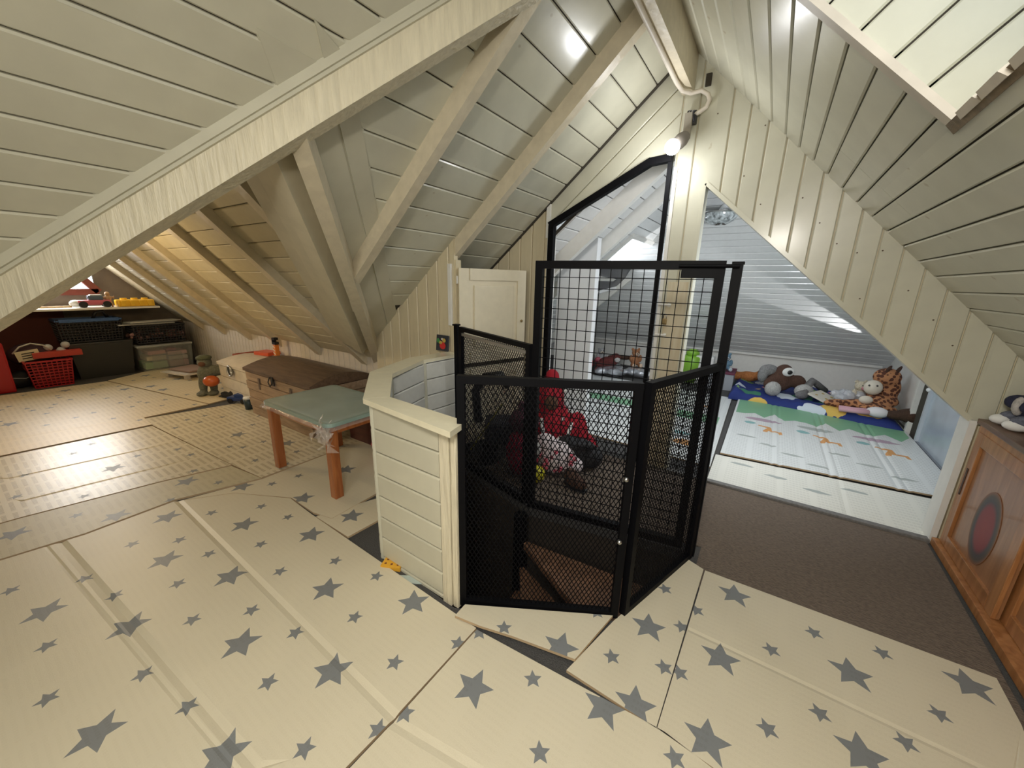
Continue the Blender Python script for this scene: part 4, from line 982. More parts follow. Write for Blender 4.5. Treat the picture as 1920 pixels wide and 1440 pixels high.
for k, (a, b_, c_) in enumerate(((.12, .14, .10), (.16, .25, .05), (.10, .30, .12))): MB().ell((.10, b_, c_), .045).build('pompom', M('toy_%d' % (k % 4)), hat, smooth=True)
MB().box((-8.0, PX(-8, 700, -8).y, .31), (.4, .22, .62), bev=.02).build('red_bin', redp, label='tall bright red bin cut by the left picture edge', cat='bin')
bp = PX(35, 712, -8); sb = empty('black_bag', (-8.1, bp.y, 0), 'slumped black bag between the red bin and the red basket', 'bag')
b = MB(); b.ell((0, 0, .10), (.14, .17, .11)).ell((.02, .05, .15), (.10, .10, .08)).build('bag_body', M('black_cloth', (.012, .012, .015), .7), sb, remesh=.03)
MB().tube([(.13, -.13, .12), (.15, -.05, .155), (.14, .06, .13), (.12, .14, .17)], .006).build('handle_cord', M('grey_cord', (.25, .25, .25), .5), sb, smooth=True)
# shelf and its toys
zs = .985; shf = MB().box((-8.33, .95, zs), (.62, 2.2, .025)).build('shelf', M('white_shelf', (.78, .75, .68), .35), label='white wall shelf under the gable window', cat='shelf')
def on_shelf(px, py): p = PX(px, py, -8.2); return V((-8.2, p.y, zs + .013))
q = on_shelf(253, 568); tr = empty('yellow_tray', q, 'bright yellow ribbed plastic tray on the right of the shelf', 'tray')
yl = M('yellow_plastic', (.80, .46, .02), .35)
MB().box((0, 0, .05), (.2, .42, .10), bev=.015).build('tray_body', yl, tr)
for k in range(4): MB().box((.11, -.15 + .1 * k, .05), (.02, .05, .08), bev=.006).build('rib', yl, tr)
for k in range(3): MB().cyl((0, -.12 + .12 * k, .10), (0, -.12 + .12 * k, .125), .04).build('stud', yl, tr)
q = on_shelf(176, 566); cr_ = empty('toy_vehicle', q, 'pink and dark toy vehicle on the middle of the shelf', 'toy')
pk_ = M('pink_plastic', (.55, .12, .16), .35)
MB().box((0, 0, .07), (.14, .34, .07), bev=.02).build('body', pk_, cr_); MB().box((0, .02, .135), (.11, .16, .07), bev=.02).build('cabin', M('slate_plastic', (.10, .13, .17), .2), cr_)
MB().box((.0, .03, .175), (.10, .12, .012)).build('roof', M('white_plastic', (.7, .7, .68), .4), cr_)
for sy in (-.12, .12):
    for sx in (-.07, .07): MB().cyl((sx - .015, sy, .045), (sx + .015, sy, .045), .045, n=16).build('wheel', blk, cr_)
MB().ell((0, -.18, .06), (.07, .07, .05)).build('bumper', M('white_plastic'), cr_, smooth=True)
q = on_shelf(204, 566); fg = empty('toy_figure', q, 'small tan toy figure standing between vehicle and yellow tray', 'toy figure')
b = MB(); b.ell((0, 0, .12), (.03, .035, .05)).ell((0, 0, .19), .03)
for s in (-1, 1): b.tube([(0, s * .015, .09), (0, s * .03, .04), (.01, s * .03, .0)], [.014, .012, .014]).tube([(0, s * .03, .15), (.01, s * .06, .12), (.02, s * .06, .16)], [.012, .01, .009])
b.build('figure_body', M('tan_plastic', (.45, .27, .14), .5), fg, remesh=.008)
for k, (px, py) in enumerate(((82, 568), (92, 566), (122, 567))):
    q = on_shelf(px, py); MB().box(q + V((0, 0, .018)), (.05, .20 if k < 2 else .10, .025), E3(z=10 * k - 8), bev=.006).build('wooden_piece', M('pale_wood', (.55, .38, .2), .6), None,
        label=['long pale wooden toy piece at the left end of the shelf', 'pale wooden toy piece second from the shelf left end', 'short pale wooden block near the toy vehicle'][k], cat='toy')
# wooden tray on the floor
q = F(352, 700); tw = empty('wooden_tray', (-7.15, 2.02, .017), 'pale wooden cart board lying before the clear box', 'board', rz=.25)
MB().box((0, 0, .07), (.55, .46, .02)).build('board', white_w, tw); MB().box((0, .02, .10), (.46, .32, .03), bev=.01).build('brown_pad', M('brown_pad', (.30, .20, .15), .7), tw)
for sx in (-.2, .2):
    for sy in (-.17, .17): MB().box((sx, sy, .03), (.06, .05, .06)).build('foot', white_w, tw)
# things on and by the white chest
q = V((-5.42, 2.32, .52)); rb = crate('small_red_basket', (-5.78, 2.30, .30), .2, .3, .17, M('rust_plastic', (.40, .08, .04), .5), 'small rust red basket behind the left end of the white chest', 'basket')
MB().box((-5.78, 2.30, .148), (.24, .32, .30)).build('storage_box', M('white_plastic'), label='low white box holding up the small rust red basket', cat='box')
MB().box((-5.33, 2.33, .535), (.26, .18, .045), E3(z=12), bev=.01).build('orange_case', M('orange_red', (.65, .10, .03), .4), label='flat orange red case on the white chest', cat='case')
cl_ = empty('tape_gun', (-5.08, 2.33, .512), 'orange and black upright toy tool standing on the white chest', 'toy')
MB().box((0, 0, .08), (.06, .05, .16), bev=.01).build('orange_body', M('orange_plastic', (.75, .22, .03), .4), cl_)
for k in range(3): MB().box((0, -.027, .05 + .04 * k), (.05, .004, .012), E3(y=25)).build('stripe', white_paint, cl_)
MB().box((0, 0, .23), (.05, .05, .03)).build('black_head', blk, cl_); MB().box((-.03, 0, .20), (.016, .05, .08)).build('black_head', blk, cl_); MB().box((0, 0, .175), (.07, .05, .03)).build('black_head', blk, cl_)

# ================================================================== PLUSH TOYS
def fur(name, col=(.2,.2,.2), var=.25): return M('fur_' + name, col, .95, var=var, bump=1.0, scale=60)
def plush(name, loc, label, body, parts, rz=0, s=1.0, cat='plush toy', group=None):
    """body: list of (centre, radii) merged into one skin; parts: (name, material, [(centre, radii)])"""
    e = empty(name, loc, label, cat, rz=rz, group=group)
    for nm, mt, els in [('body', body[0], body[1])] + parts:
        b = MB(); rmin = 1
        for c, r in els:
            r = r if hasattr(r, '__len__') else (r,) * 3; rmin = min(rmin, min(r)); b.ell([k * s for k in c], [k * s for k in r], None, 12, 8)
        o = b.build(nm, mt, e, smooth=True, remesh=max(.006, rmin * s * .35) if len(els) > 1 else 0)
    return e
def teddy(name, loc, label, col, s, rz=0, snout=(.6, .5, .4), ear=None, sit=True, extra=(), paw=None):
    f = fur(name + label[:12], col); sn = fur(name + 's' + label[:12], snout); ek = M('eye_black', (.01, .01, .01), .2)
    body = [((0, 0, .22), (.16, .14, .2)), ((0, -.02, .5), (.14, .13, .13))]
    for sx in (-1, 1):
        body += [((sx * .16, -.06, .30), (.06, .07, .13)), ((sx * .12, -.18, .08), (.07, .16, .07)), ((sx * .11, .01, .61), (.05, .03, .055))]
    pr = [('snout', sn, [((0, -.14, .47), (.07, .06, .055))]), ('nose', ek, [((0, -.20, .49), (.022, .015, .018))])]
    for sx in (-1, 1): pr += [('eye', ek, [((sx * .05, -.135, .54), .015)]), ('paw', fur('paw' + name, paw) if paw else sn, [((sx * .12, -.32, .09), (.06, .03, .07))])]
    return plush(name, loc, label, (f, body), pr + list(extra), rz, s)
RZc = math.radians(34)      # turned to the viewer
def Q(px, py, y): return PY(px, py, y)
# quilt
qx0, qx1, qy0, qy1 = -.30, 1.40, 5.62, 7.05
g = bmesh.new(); n1, n2 = 46, 36; vv = []
import mathutils.noise as mn
for j in range(n2 + 1):
    row = []
    for i in range(n1 + 1):
        u_, w_ = i / n1, j / n2; x = qx0 + (qx1 - qx0) * u_; y = qy0 + (qy1 - qy0) * w_ + .05 * math.sin(u_ * 5) + (.20 * (1 - u_)) * (1 - w_)
        h = .075 + .035 * mn.noise(V((x * 3, y * 3, 1))) + .015 * mn.noise(V((x * 11, y * 11, 3))) + .10 * max(0, .12 - u_) / .12
        ed_ = min(u_, 1 - u_, w_, 1 - w_); h = h * min(1, .25 + ed_ * 18)
        row.append(g.verts.new((x, y, h + .018)))
    vv.append(row)
for j in range(n2):
    for i in range(n1): g.faces.new((vv[j][i], vv[j][i + 1], vv[j + 1][i + 1], vv[j + 1][i]))
be = [e for e in g.edges if len(e.link_faces) == 1]
r_ = bmesh.ops.extrude_edge_only(g, edges=be)
for v_ in [x for x in r_['geom'] if isinstance(x, bmesh.types.BMVert)]: v_.co.z = .016
m, t, bs = nt('blue_quilt'); N = t.nodes; L = t.links
tc = N.new('ShaderNodeTexCoord'); vo = N.new('ShaderNodeTexVoronoi'); vo.inputs['Scale'].default_value = 2.9; vo.inputs['Randomness'].default_value = .9
nzq = N.new('ShaderNodeTexNoise'); nzq.inputs['Scale'].default_value = 7; mixv = N.new('ShaderNodeMix'); mixv.data_type = 'RGBA'; mixv.inputs['Factor'].default_value = .12
L.new(tc.outputs['Object'], mixv.inputs['A']); L.new(tc.outputs['Object'], nzq.inputs['Vector']); L.new(nzq.outputs['Color'], mixv.inputs['B']); L.new(mixv.outputs['Result'], vo.inputs['Vector'])
lt = N.new('ShaderNodeMath'); lt.operation = 'LESS_THAN'; lt.inputs[1].default_value = .46; L.new(vo.outputs['Distance'], lt.inputs[0])
cr = N.new('ShaderNodeValToRGB'); cr.color_ramp.interpolation = 'CONSTANT'; sp_ = N.new('ShaderNodeSeparateColor'); L.new(vo.outputs['Color'], sp_.inputs[0]); L.new(sp_.outputs[0], cr.inputs[0])
els = cr.color_ramp.elements; els[0].color = (.05, .22, .13, 1); vo.inputs['Scale'].default_value = 4.2; els[1].position = .3; els[1].color = (.66, .44, .10, 1)
for p_, c_ in ((.5, (.60, .66, .74, 1)), (.65, (.18, .36, .10, 1)), (.82, (.65, .25, .25, 1)), (.9, (.012, .03, .16, 1))):
    e_ = els.new(p_); e_.color = c_
mx = N.new('ShaderNodeMix'); mx.data_type = 'RGBA'; mx.inputs['A'].default_value = (.012, .028, .17, 1); L.new(lt.outputs[0], mx.inputs['Factor']); L.new(cr.outputs[0], mx.inputs['B']); L.new(mx.outputs['Result'], bs.inputs['Base Color']); bs.inputs['Roughness'].default_value = .8
b = MB(); b.b.free(); b.b = g; b.build('quilt', m, smooth=True, label='blue printed quilt spread under the plush toys in the far room', cat='quilt')
QZ = .095
# items on the quilt
p = Q(1358, 700, 6.55); bz = empty('grey_box', (p.x - .02, 6.55, .0), 'grey fabric box with maroon lid left of the quilt', 'box')
MB().box((0, 0, .12), (.32, .40, .24)).build('body', M('grey_fabric', (.33, .35, .38), .8), bz); MB().box((0, 0, .255), (.34, .42, .03)).build('maroon_lid', M('maroon', (.14, .03, .06), .7), bz)
teddy('bear', (p.x + .0, 6.5, .272), 'light blue plush bear sitting left of the quilt', (.14, .24, .33), .40, RZc * .5, snout=(.5, .55, .6))
p = Q(1405, 696, 6.8)
plush('plush_dog', (p.x, 6.75, QZ), 'orange and brown plush lying left on the quilt', (fur('orange', (.42, .16, .05)), [((-.18, 0, .07), (.12, .09, .07)), ((0, 0, .08), (.14, .1, .08)), ((.17, 0, .12), (.09, .09, .09))]),
      [('ear', fur('dkbrown', (.06, .03, .02)), [((.16, -.07, .17), (.05, .03, .06))]), ('ear', fur('dkbrown'), [((.24, .02, .17), (.04, .03, .06))]), ('nose', M('eye_black'), [((.24, -.06, .12), .02)])])
p = Q(1462, 715, 6.3)
br_ = fur('brown', (.085, .042, .028)); gy = fur('lightgrey', (.42, .41, .40))
plush('plush_sloth', (p.x, 6.3, QZ + .0), 'big dark brown plush with one white ringed eye and pale feet', (br_, [((0, .02, .16), (.18, .14, .15)), ((.02, -.02, .30), (.11, .10, .10)), ((.20, -.04, .17), (.12, .08, .09)), ((-.15, -.05, .13), (.10, .08, .10)), ((.27, -.08, .08), (.07, .08, .10))]),
      [('foot', gy, [((-.19, -.16, .09), (.10, .08, .10))]), ('foot', gy, [((.20, -.20, .08), (.12, .08, .09))]), ('eye_ring', M('felt_white', (.75, .75, .73), .9), [((.02, -.10, .31), (.085, .03, .06))]), ('pupil', M('eye_black'), [((.02, -.125, .31), (.035, .02, .03))]),
       ('grey_hood', fur('midgrey', (.22, .22, .22)), [((-.14, .06, .30), (.13, .08, .08)), ((-.22, .05, .22), (.06, .07, .1))])], rz=RZc)
p = Q(1515, 728, 6.4); gl_ = fur('greyleg', (.17, .165, .165))
e = empty('long_legged_toy', (p.x, 6.35, QZ), 'long grey plush legs bent in a peak on the quilt', 'plush toy', rz=RZc)
MB().tube([(-.16, -.12, .05), (-.02, -.02, .16), (.03, 0, .21), (.10, .02, .17), (.26, .04, .06)], [.055, .045, .04, .04, .045], n=12).build('leg', gl_, e, smooth=True); MB().ell((-.19, -.15, .05), (.08, .06, .055)).build('foot', gl_, e, smooth=True)
p = Q(1547, 727, 6.25); bo = empty('picture_book', (p.x, 6.18, QZ + .03), 'white picture book lying tilted on the quilt', 'book', rz=RZc + .5)
MB().box((0, 0, .02), (.32, .24, .022), E3(x=18)).build('cover', M('book_cream', (.72, .68, .58), .4), bo)
for k, (x, y) in enumerate(((-.08, .05), (.07, .04), (-.05, -.05), (.09, -.05))): MB().ell((x, y, .033 + y * .32), (.022, .016, .003), E3(x=18)).build('cover_print', M('print_ochre', (.5, .36, .1), .5), bo)
p = Q(1592, 735, 6.2)
plastic = M('milky_plastic', (.62, .64, .68), .15, alpha=.65, bump=1, scale=20, spec=1)
pb = empty('plastic_bag', (p.x, 6.15, QZ), 'crumpled clear plastic bag between book and cream plush', 'bag')
b = MB(); rn = random.Random(4)
for k in range(9): b.ell((rn.uniform(-.13, .13), rn.uniform(-.08, .08), .06 + rn.uniform(0, .08)), (.08, .06, .05), E3(rn.uniform(0, 90), rn.uniform(0, 90)), 8, 5)
b.build('bag_skin', plastic, pb)
p = Q(1628, 740, 6.3)
teddy('plush_cat', (p.x - .10, 6.25, QZ), 'cream plush with pink muzzle leaning beside the spotted plush', (.58, .52, .40), .48, RZc * .8, snout=(.55, .22, .25))
# spotted plush
m, t, bs = nt('leopard_fur'); N = t.nodes; L = t.links
tc = N.new('ShaderNodeTexCoord'); vo = N.new('ShaderNodeTexVoronoi'); vo.inputs['Scale'].default_value = 26; L.new(tc.outputs['Object'], vo.inputs['Vector'])
cr = N.new('ShaderNodeValToRGB'); cr.color_ramp.elements[0].position = .46; cr.color_ramp.elements[0].color = (.10, .035, .02, 1); cr.color_ramp.elements[1].position = .56; cr.color_ramp.elements[1].color = (.48, .22, .10, 1)
L.new(vo.outputs['Distance'], cr.inputs[0]); L.new(cr.outputs[0], bs.inputs['Base Color']); bs.inputs['Roughness'].default_value = .9
leo = m; p = Q(1690, 745, 5.95)
lp_ = empty('plush_leopard', (p.x - .12, 6.06, QZ), 'large spotted orange plush curled at the right end of the quilt', 'plush toy', rz=RZc * .6)
b = MB()
for c, r in [((.05, .12, .12), (.16, .14, .12)), ((.10, .14, .26), (.12, .12, .16)), ((.04, .10, .40), (.14, .11, .11)), ((-.02, .02, .12), (.2, .1, .08)), ((-.25, 0, .07), (.18, .07, .06)), ((-.45, -.01, .06), (.16, .06, .055)), ((-.1, -.12, .06), (.2, .06, .06))]: b.ell(c, r)
b.build('body', leo, lp_, remesh=.022)
MB().ell((-.12, .02, .28), (.09, .08, .09)).build('face', M('felt_cream', (.68, .62, .52), .9), lp_, smooth=True)
for s in (0, 1): MB().ell((.0 + .10 * s, .05, .50), (.018, .02, .055), E3(y=25)).build('ear', fur('dkbrown'), lp_, smooth=True)
for s in (-1, 1): MB().ell((-.17 + .04 * s, -.06, .32), .010).build('eye', M('eye_black'), lp_, smooth=True)
MB().ell((-.20, -.05, .14), (.07, .05, .05)).build('paw', M('felt_cream'), lp_, smooth=True)
# doll
p = Q(1640, 783, 5.6); dl = empty('rag_doll', (p.x - .02, 5.70, QZ), 'rag doll with long brown hair lying at the quilt edge', 'doll', rz=math.radians(-4))
b = MB(); b.ell((.05, 0, .07), (.10, .07, .06)).build('dress', M('white_cotton', (.70, .68, .70), .9), dl, smooth=True)
for s in (-1, 1): MB().tube([(-.02, s * .03, .06), (-.15, s * .045, .05), (-.28, s * .03, .045)], [.03, .024, .03]).build('leg', M('pink_cloth', (.62, .36, .42), .9), dl, smooth=True)
b = MB(); b.ell((.34, -.01, .09), (.15, .11, .085)).ell((.20, 0, .07), (.1, .08, .05)).build('hair', fur('hair', (.055, .028, .016)), dl, remesh=.015)
MB().ell((.40, -.09, .045), (.06, .04, .03)).build('face', M('skin_felt', (.55, .33, .24), .8), dl, smooth=True)
# left part of the far room, seen through the wire gate
def lump(name, px, py, y, rad, mt, label, cat, rz=0, z=None):
    p = Q(px, py, y); return MB().ell((p.x, y, max(rad[2] if hasattr(rad, '__len__') else rad, p.z) if z is None else z), rad, E3(z=rz)).build(name, mt, smooth=True, label=label, cat=cat)
foil = M('silver_foil', (.55, .57, .62), .18, .7, bump=1.5, scale=9)
fs_ = empty('foil_blanket', (-1.55, 6.25, 0), 'crumpled silver foil blanket on the far floor behind the wire gate', 'blanket')
b = MB(); rn = random.Random(11)
for k in range(16): b.ell((rn.uniform(-.75, .45), rn.uniform(-.25, .25), .05 + rn.uniform(0, .06)), (.20, .12, .07), E3(rn.uniform(-20, 20), rn.uniform(-20, 20), rn.uniform(0, 180)), 10, 6)
b.build('foil', foil, fs_, remesh=.03)
FZ = .14
p = Q(1141, 690, 6.2); plush('plush_monkey', (p.x, 6.15, FZ), 'dark maroon plush tumbled on the silver foil', (fur('maroon', (.10, .02, .018)), [((0, 0, .09), (.16, .1, .09)), ((.12, 0, .15), (.09, .08, .09)), ((-.14, -.04, .05), (.08, .06, .05))]), [('muzzle', gy, [((.13, -.08, .14), (.05, .03, .04))])], rz=RZc)
p = Q(1124, 684, 6.25); teddy('plush_rabbit', (p.x - .04, 6.4, FZ), 'light grey plush beside the dark maroon plush', (.36, .36, .37), .42, RZc)
p = Q(1190, 680, 6.5); teddy('plush_puppy', (p.x, 6.5, FZ), 'orange brown plush puppy at the right of the silver foil', (.33, .15, .07), .48, RZc, snout=(.6, .45, .33))
p = Q(1160, 670, 6.6); plush('plush_snake', (p.x, 6.7, .2), 'thin dark brown plush strip behind the silver foil', (br_, [((-.12, 0, .02), (.12, .04, .03)), ((.06, 0, .03), (.12, .05, .04)), ((.18, 0, .04), (.05, .05, .04))]), [])
p = Q(1107, 676, 6.3); rt = empty('red_toy', (p.x, 6.3, p.z - .1), 'small bright red toy with grey top near the white pillar', 'toy')
MB().box((0, 0, .06), (.14, .1, .11), bev=.02).build('red_base', redp, rt); MB().ell((.01, 0, .16), (.08, .06, .07)).build('grey_top', gl_, rt, smooth=True); MB().ell((.14, 0, .13), (.06, .05, .05)).build('pink_ball', M('pink_plastic'), rt, smooth=True)
p = Q(1297, 678, 6.6); gt = empty('green_toy', (p.x, 6.6, .0), 'lime green toy tub against the far wall', 'toy')
MB().lathe([(0, 0), (.12, 0), (.15, .40), (.13, .42), (.0, .43)]).build('tub', M('lime_plastic', (.22, .45, .04), .4), gt, smooth=True); MB().ell((0, 0, .46), (.1, .1, .07)).build('lid_knob', M('lime_plastic'), gt, smooth=True)
p = Q(1322, 678, 6.6); MB().box((p.x, 6.62, .22), (.26, .2, .44), bev=.02).build('white_box', M('white_plastic'), label='plain white box right of the lime green tub', cat='box')
MB().box((-1.785, 3.95, .97), (.43, .10, 1.94)).build('white_pillar', M('pillar_white', (.78, .79, .80), .5), label='plain white pillar behind the black door frame', cat='pillar')

# ================================================================== LANDING PILE (behind the stair gates)
e = plush('plush_clown', (-1.46, 2.90, .006), 'red dotted hooded plush slumped behind the wire gate', (M('red_polka', (.42, .012, .03), .85), [((0, 0, .24), (.19, .15, .24)), ((-.04, .0, .52), (.13, .12, .16)), ((-.03, 0, .68), (.07, .07, .10)), ((.20, -.08, .22), (.10, .09, .20)), ((-.20, -.04, .25), (.09, .09, .18)), ((.30, -.12, .10), (.09, .08, .12))]),
      [('face', M('brown_felt', (.12, .055, .03), .9), [((-.04, -.11, .50), (.06, .05, .065))])], rz=RZc)
rn = random.Random(21)
for k in range(34):
    a = rn.uniform(0, 6.28); z = rn.uniform(.06, .66); rr = .185 if z < .45 else .125
    MB().ell((math.cos(a) * rr * .95 - (.03 if z > .45 else 0), math.sin(a) * rr * .82, z), .018, None, 8, 5).build('white_dot', M('felt_white'), e, smooth=True)
MB().tube([(-.12, -.16, .36), (-.10, -.19, .22), (0, -.20, .15), (.10, -.18, .20), (.14, -.14, .34)], .016).build('white_trim', M('felt_white'), e, smooth=True)
plush('black_bag', (-1.14, 2.78, .006), 'soft black bag leaning against the red hooded plush', (M('black_cloth'), [((0, 0, .12), (.16, .12, .13)), ((-.10, 0, .20), (.10, .09, .08)), ((.08, -.03, .10), (.12, .1, .1))]), [('strap', M('black_cloth'), [((.0, -.10, .22), (.12, .02, .03))])], rz=RZc)
e = plush('dotted_sack', (-1.27, 2.58, .006), 'white sack with pink dots on the landing floor', (M('white_pink_cloth', (.68, .60, .62), .8), [((0, 0, .13), (.17, .13, .14)), ((-.08, 0, .24), (.10, .09, .09)), ((.14, -.02, .07), (.10, .09, .07))]), [], rz=RZc)
for k in range(16): MB().ell((rn.uniform(-.15, .15), -.115 + rn.uniform(-.01, .02), .05 + rn.uniform(0, .18)), .018, None, 8, 5).build('pink_dot', M('pink_felt', (.6, .1, .15), .8), e, smooth=True)
bl_ = empty('yellow_ball', (-1.30, 2.34, .075), 'small yellow ball behind the bottom rail of the wire gate', 'ball')
MB().ell((0, 0, 0), .068).build('shell', M('yellow_ball', (.55, .50, .02), .4), bl_, smooth=True); MB().lathe([(.0685, -.006), (.0705, 0), (.0685, .006)]).build('seam', M('ochre_seam', (.35, .28, .02), .5), bl_)
plush('brown_shoe', (-1.02, 2.45, .006), 'dark brown soft slipper on the landing beside the dotted sack', (br_, [((0, 0, .05), (.12, .06, .05)), ((-.06, 0, .08), (.06, .05, .05))]), [('sole', blk, [((0, 0, .008), (.12, .06, .012))])], rz=-.4)
plush('plush_doll', (-1.46, 2.36, .006), 'crimson plush with dark plum head beside the toy pram', (M('crimson_cloth', (.32, .015, .05), .8), [((0, 0, .20), (.12, .11, .20)), ((.06, 0, .16), (.09, .08, .15))]), [('head', fur('plum', (.09, .03, .05)), [((.02, 0, .46), (.12, .10, .10))]), ('ear', fur('plum'), [((.0, 0, .57), (.03, .03, .05))]), ('muzzle', gy, [((.10, -.09, .26), (.05, .05, .08))])], rz=RZc)
pr_ = empty('toy_pram', (-1.74, 2.50, .002), 'dark toy pram with arched hood left of the red plush', 'toy pram', rz=RZc)
MB().box((.06, 0, .28), (.40, .24, .20), bev=.03).build('basket', M('dark_navy_cloth', (.02, .02, .03), .8), pr_)
MB().tube([(-.20, 0, .35), (-.22, 0, .62), (-.14, 0, .74), (-.02, 0, .76), (.05, 0, .66)], .035, n=10).build('hood_arch', blk, pr_, smooth=True)
for sx in (-.1, .2):
    for sy in (-.11, .11): MB().cyl((sx, sy - .012, .075), (sx, sy + .012, .075), .07, n=18).build('wheel', blk, pr_); MB().cyl((sx, sy, .075), (sx * .6, sy * .7, .22), .008).build('wheel_strut', blk, pr_)
MB().bar((-.25, -.12, .15), (.0, -.14, .55), .03, .01).build('yellow_strap', M('olive_yellow', (.22, .20, .03), .7), pr_)

# ================================================================== BITS NEAR THE CHESTS
q = F(395, 741); plush('plush_soldier', (q.x, q.y, .02), 'grey green plush figure holding an orange drum by the white chest', (fur('army', (.14, .14, .10)), [((0, 0, .26), (.10, .08, .12)), ((.0, 0, .41), (.08, .08, .075)), ((.10, 0, .30), (.10, .06, .07)), ((-.06, 0, .12), (.045, .05, .13)), ((.05, 0, .12), (.045, .05, .13)), ((-.07, -.04, .02), (.06, .08, .03)), ((.05, -.04, .02), (.06, .08, .03))]),
      [('face', M('brown_felt'), [((-.01, -.07, .40), (.04, .02, .03))]), ('orange_drum', M('orange_drum', (.50, .10, .02), .3), [((.07, -.11, .19), (.09, .07, .07))]), ('cap', fur('olive', (.10, .11, .06)), [((0, 0, .47), (.085, .085, .035))])], rz=RZc * 1.6, s=1.0)
q = F(432, 748); sh = empty('black_shoe', (q.x, q.y, .022), 'black toy shoe lying before the white chest', 'shoe', rz=.2)
b = MB(); b.ell((0, 0, .035), (.16, .055, .035)).ell((.09, 0, .06), (.07, .05, .045)).build('upper', M('black_cloth'), sh, remesh=.012); MB().box((0, 0, .006), (.30, .09, .012), bev=.004).build('sole', blk, sh)
q = F(453, 757); tv_ = empty('blue_car', (q.x, q.y, .022), 'dark blue toy car on the floor by the brown chest', 'toy car', rz=.5)
nb = M('navy_plastic', (.02, .045, .16), .3)
MB().box((0, 0, .05), (.26, .13, .05), bev=.015).build('body', nb, tv_); MB().box((.02, 0, .09), (.13, .11, .04), bev=.015).build('cabin', nb, tv_)
for sx in (-.08, .08):
    for sy in (-.065, .065): MB().cyl((sx, sy - .01, .03), (sx, sy + .01, .03), .03, n=12).build('wheel', blk, tv_)
q = F(465, 770); cn = empty('dark_cup', (q.x, q.y + .02, .018), 'dark cup with white top standing against the brown chest corner', 'cup')
MB().lathe([(0, 0), (.04, 0), (.05, .12), (.0, .12)], n=16).build('body', M('dark_teal_plastic', (.02, .04, .05), .4), cn, smooth=True); MB().lathe([(0.0, .121), (.05, .121), (.048, .14), (0, .142)], n=16).build('lid', M('white_plastic'), cn, smooth=True)
q = F(459, 748); bw = empty('white_bowl', (q.x, q.y - .02, .018), 'white bowl with a black bundle behind the blue toy car', 'bowl')
MB().lathe([(0, 0), (.05, 0), (.10, .07), (.095, .07), (.04, .012), (0, .01)], n=18).build('bowl', M('white_plastic'), bw, smooth=True); MB().ell((.02, .02, .10), (.07, .05, .045)).build('black_bundle', M('black_cloth'), bw, smooth=True)
# behind and beside the table
MB().box((-2.86, 2.12, .13), (.62, .22, .24), bev=.01).build('dark_red_box', wood('dark_red_wood', (.06, .012, .01), (.11, .025, .018), .5, 'X'), label='low dark red wooden box behind the small table', cat='box')
e = empty('green_toy_box', (-2.48, 2.13, .016), 'olive and yellow toy tub tucked behind the half wall', 'toy'); MB().box((0, 0, .07), (.16, .16, .14), bev=.02).build('tub', M('olive_yellow'), e); MB().box((0, 0, .15), (.17, .17, .02), bev=.005).build('dark_lid', blk, e)
bk2 = empty('red_bucket', (-2.50, 1.90, .018), 'red plastic bucket on the mat between table and half wall', 'bucket')
MB().lathe([(0, .0), (.075, 0), (.105, .15), (.118, .155), (.112, .165), (.098, .155), (.07, .01), (0, .01)], n=24).build('tub', redp, bk2, smooth=True)
MB().tube([(.11 * math.cos(a), .11 * math.sin(a), .155 - .04 * math.sin(a / 1)) for a in [k * math.pi / 8 for k in range(9)]], .005).build('handle', redp, bk2, smooth=True)
# yellow block and teal offcut by the half wall foot
q = F(738, 1058); yb = empty('foam_block', (q.x + .01, q.y - .01, .001), 'yellow foam piece with brown dots by the half wall foot', 'foam block', rz=.42)
MB().box((0, 0, .012), (.11, .07, .024)).build('block', M('yellow_foam', (.72, .38, .03), .7), yb)
for k in range(6): MB().ell((-.035 + .035 * (k % 3), -.015 + .03 * (k // 3), .0245), (.007, .007, .0012), None, 8, 4).build('dot', M('brown_dot', (.2, .06, .02), .7), yb)
q = F(775, 1092); MB().box((q.x - .01, q.y + .01, .004), (.16, .05, .006), E3(z=32)).build('pale_offcut', M('pale_teal_foam', (.45, .52, .48), .7), label='pale teal foam offcut between mat edge and half wall', cat='foam piece')
# picture on the half wall
pf = empty('picture_card', (-2.225, 2.318, .926), 'small dark picture card with red and green figure on the half wall', 'picture', rz=.0)
MB().box((0, 0, .065), (.13, .012, .13), E3(x=-6)).build('card', M('dark_card', (.03, .035, .05), .4), pf)
for c_, x, z, rx, rz_ in (((.55, .03, .03), .01, .045, .035, .03), ((.5, .35, .08), -.01, .07, .02, .015), ((.06, .25, .08), -.035, .085, .018, .02), ((.1, .2, .5), .03, .09, .02, .018), ((.6, .55, .5), .01, .10, .012, .01)):
    MB().ell((x, -.0075 - z * .08, z), (rx, .003, rz_), None, 10, 6).build('print', M('card_%d' % int(c_[0] * 100 + x * 1000), c_, .5), pf)
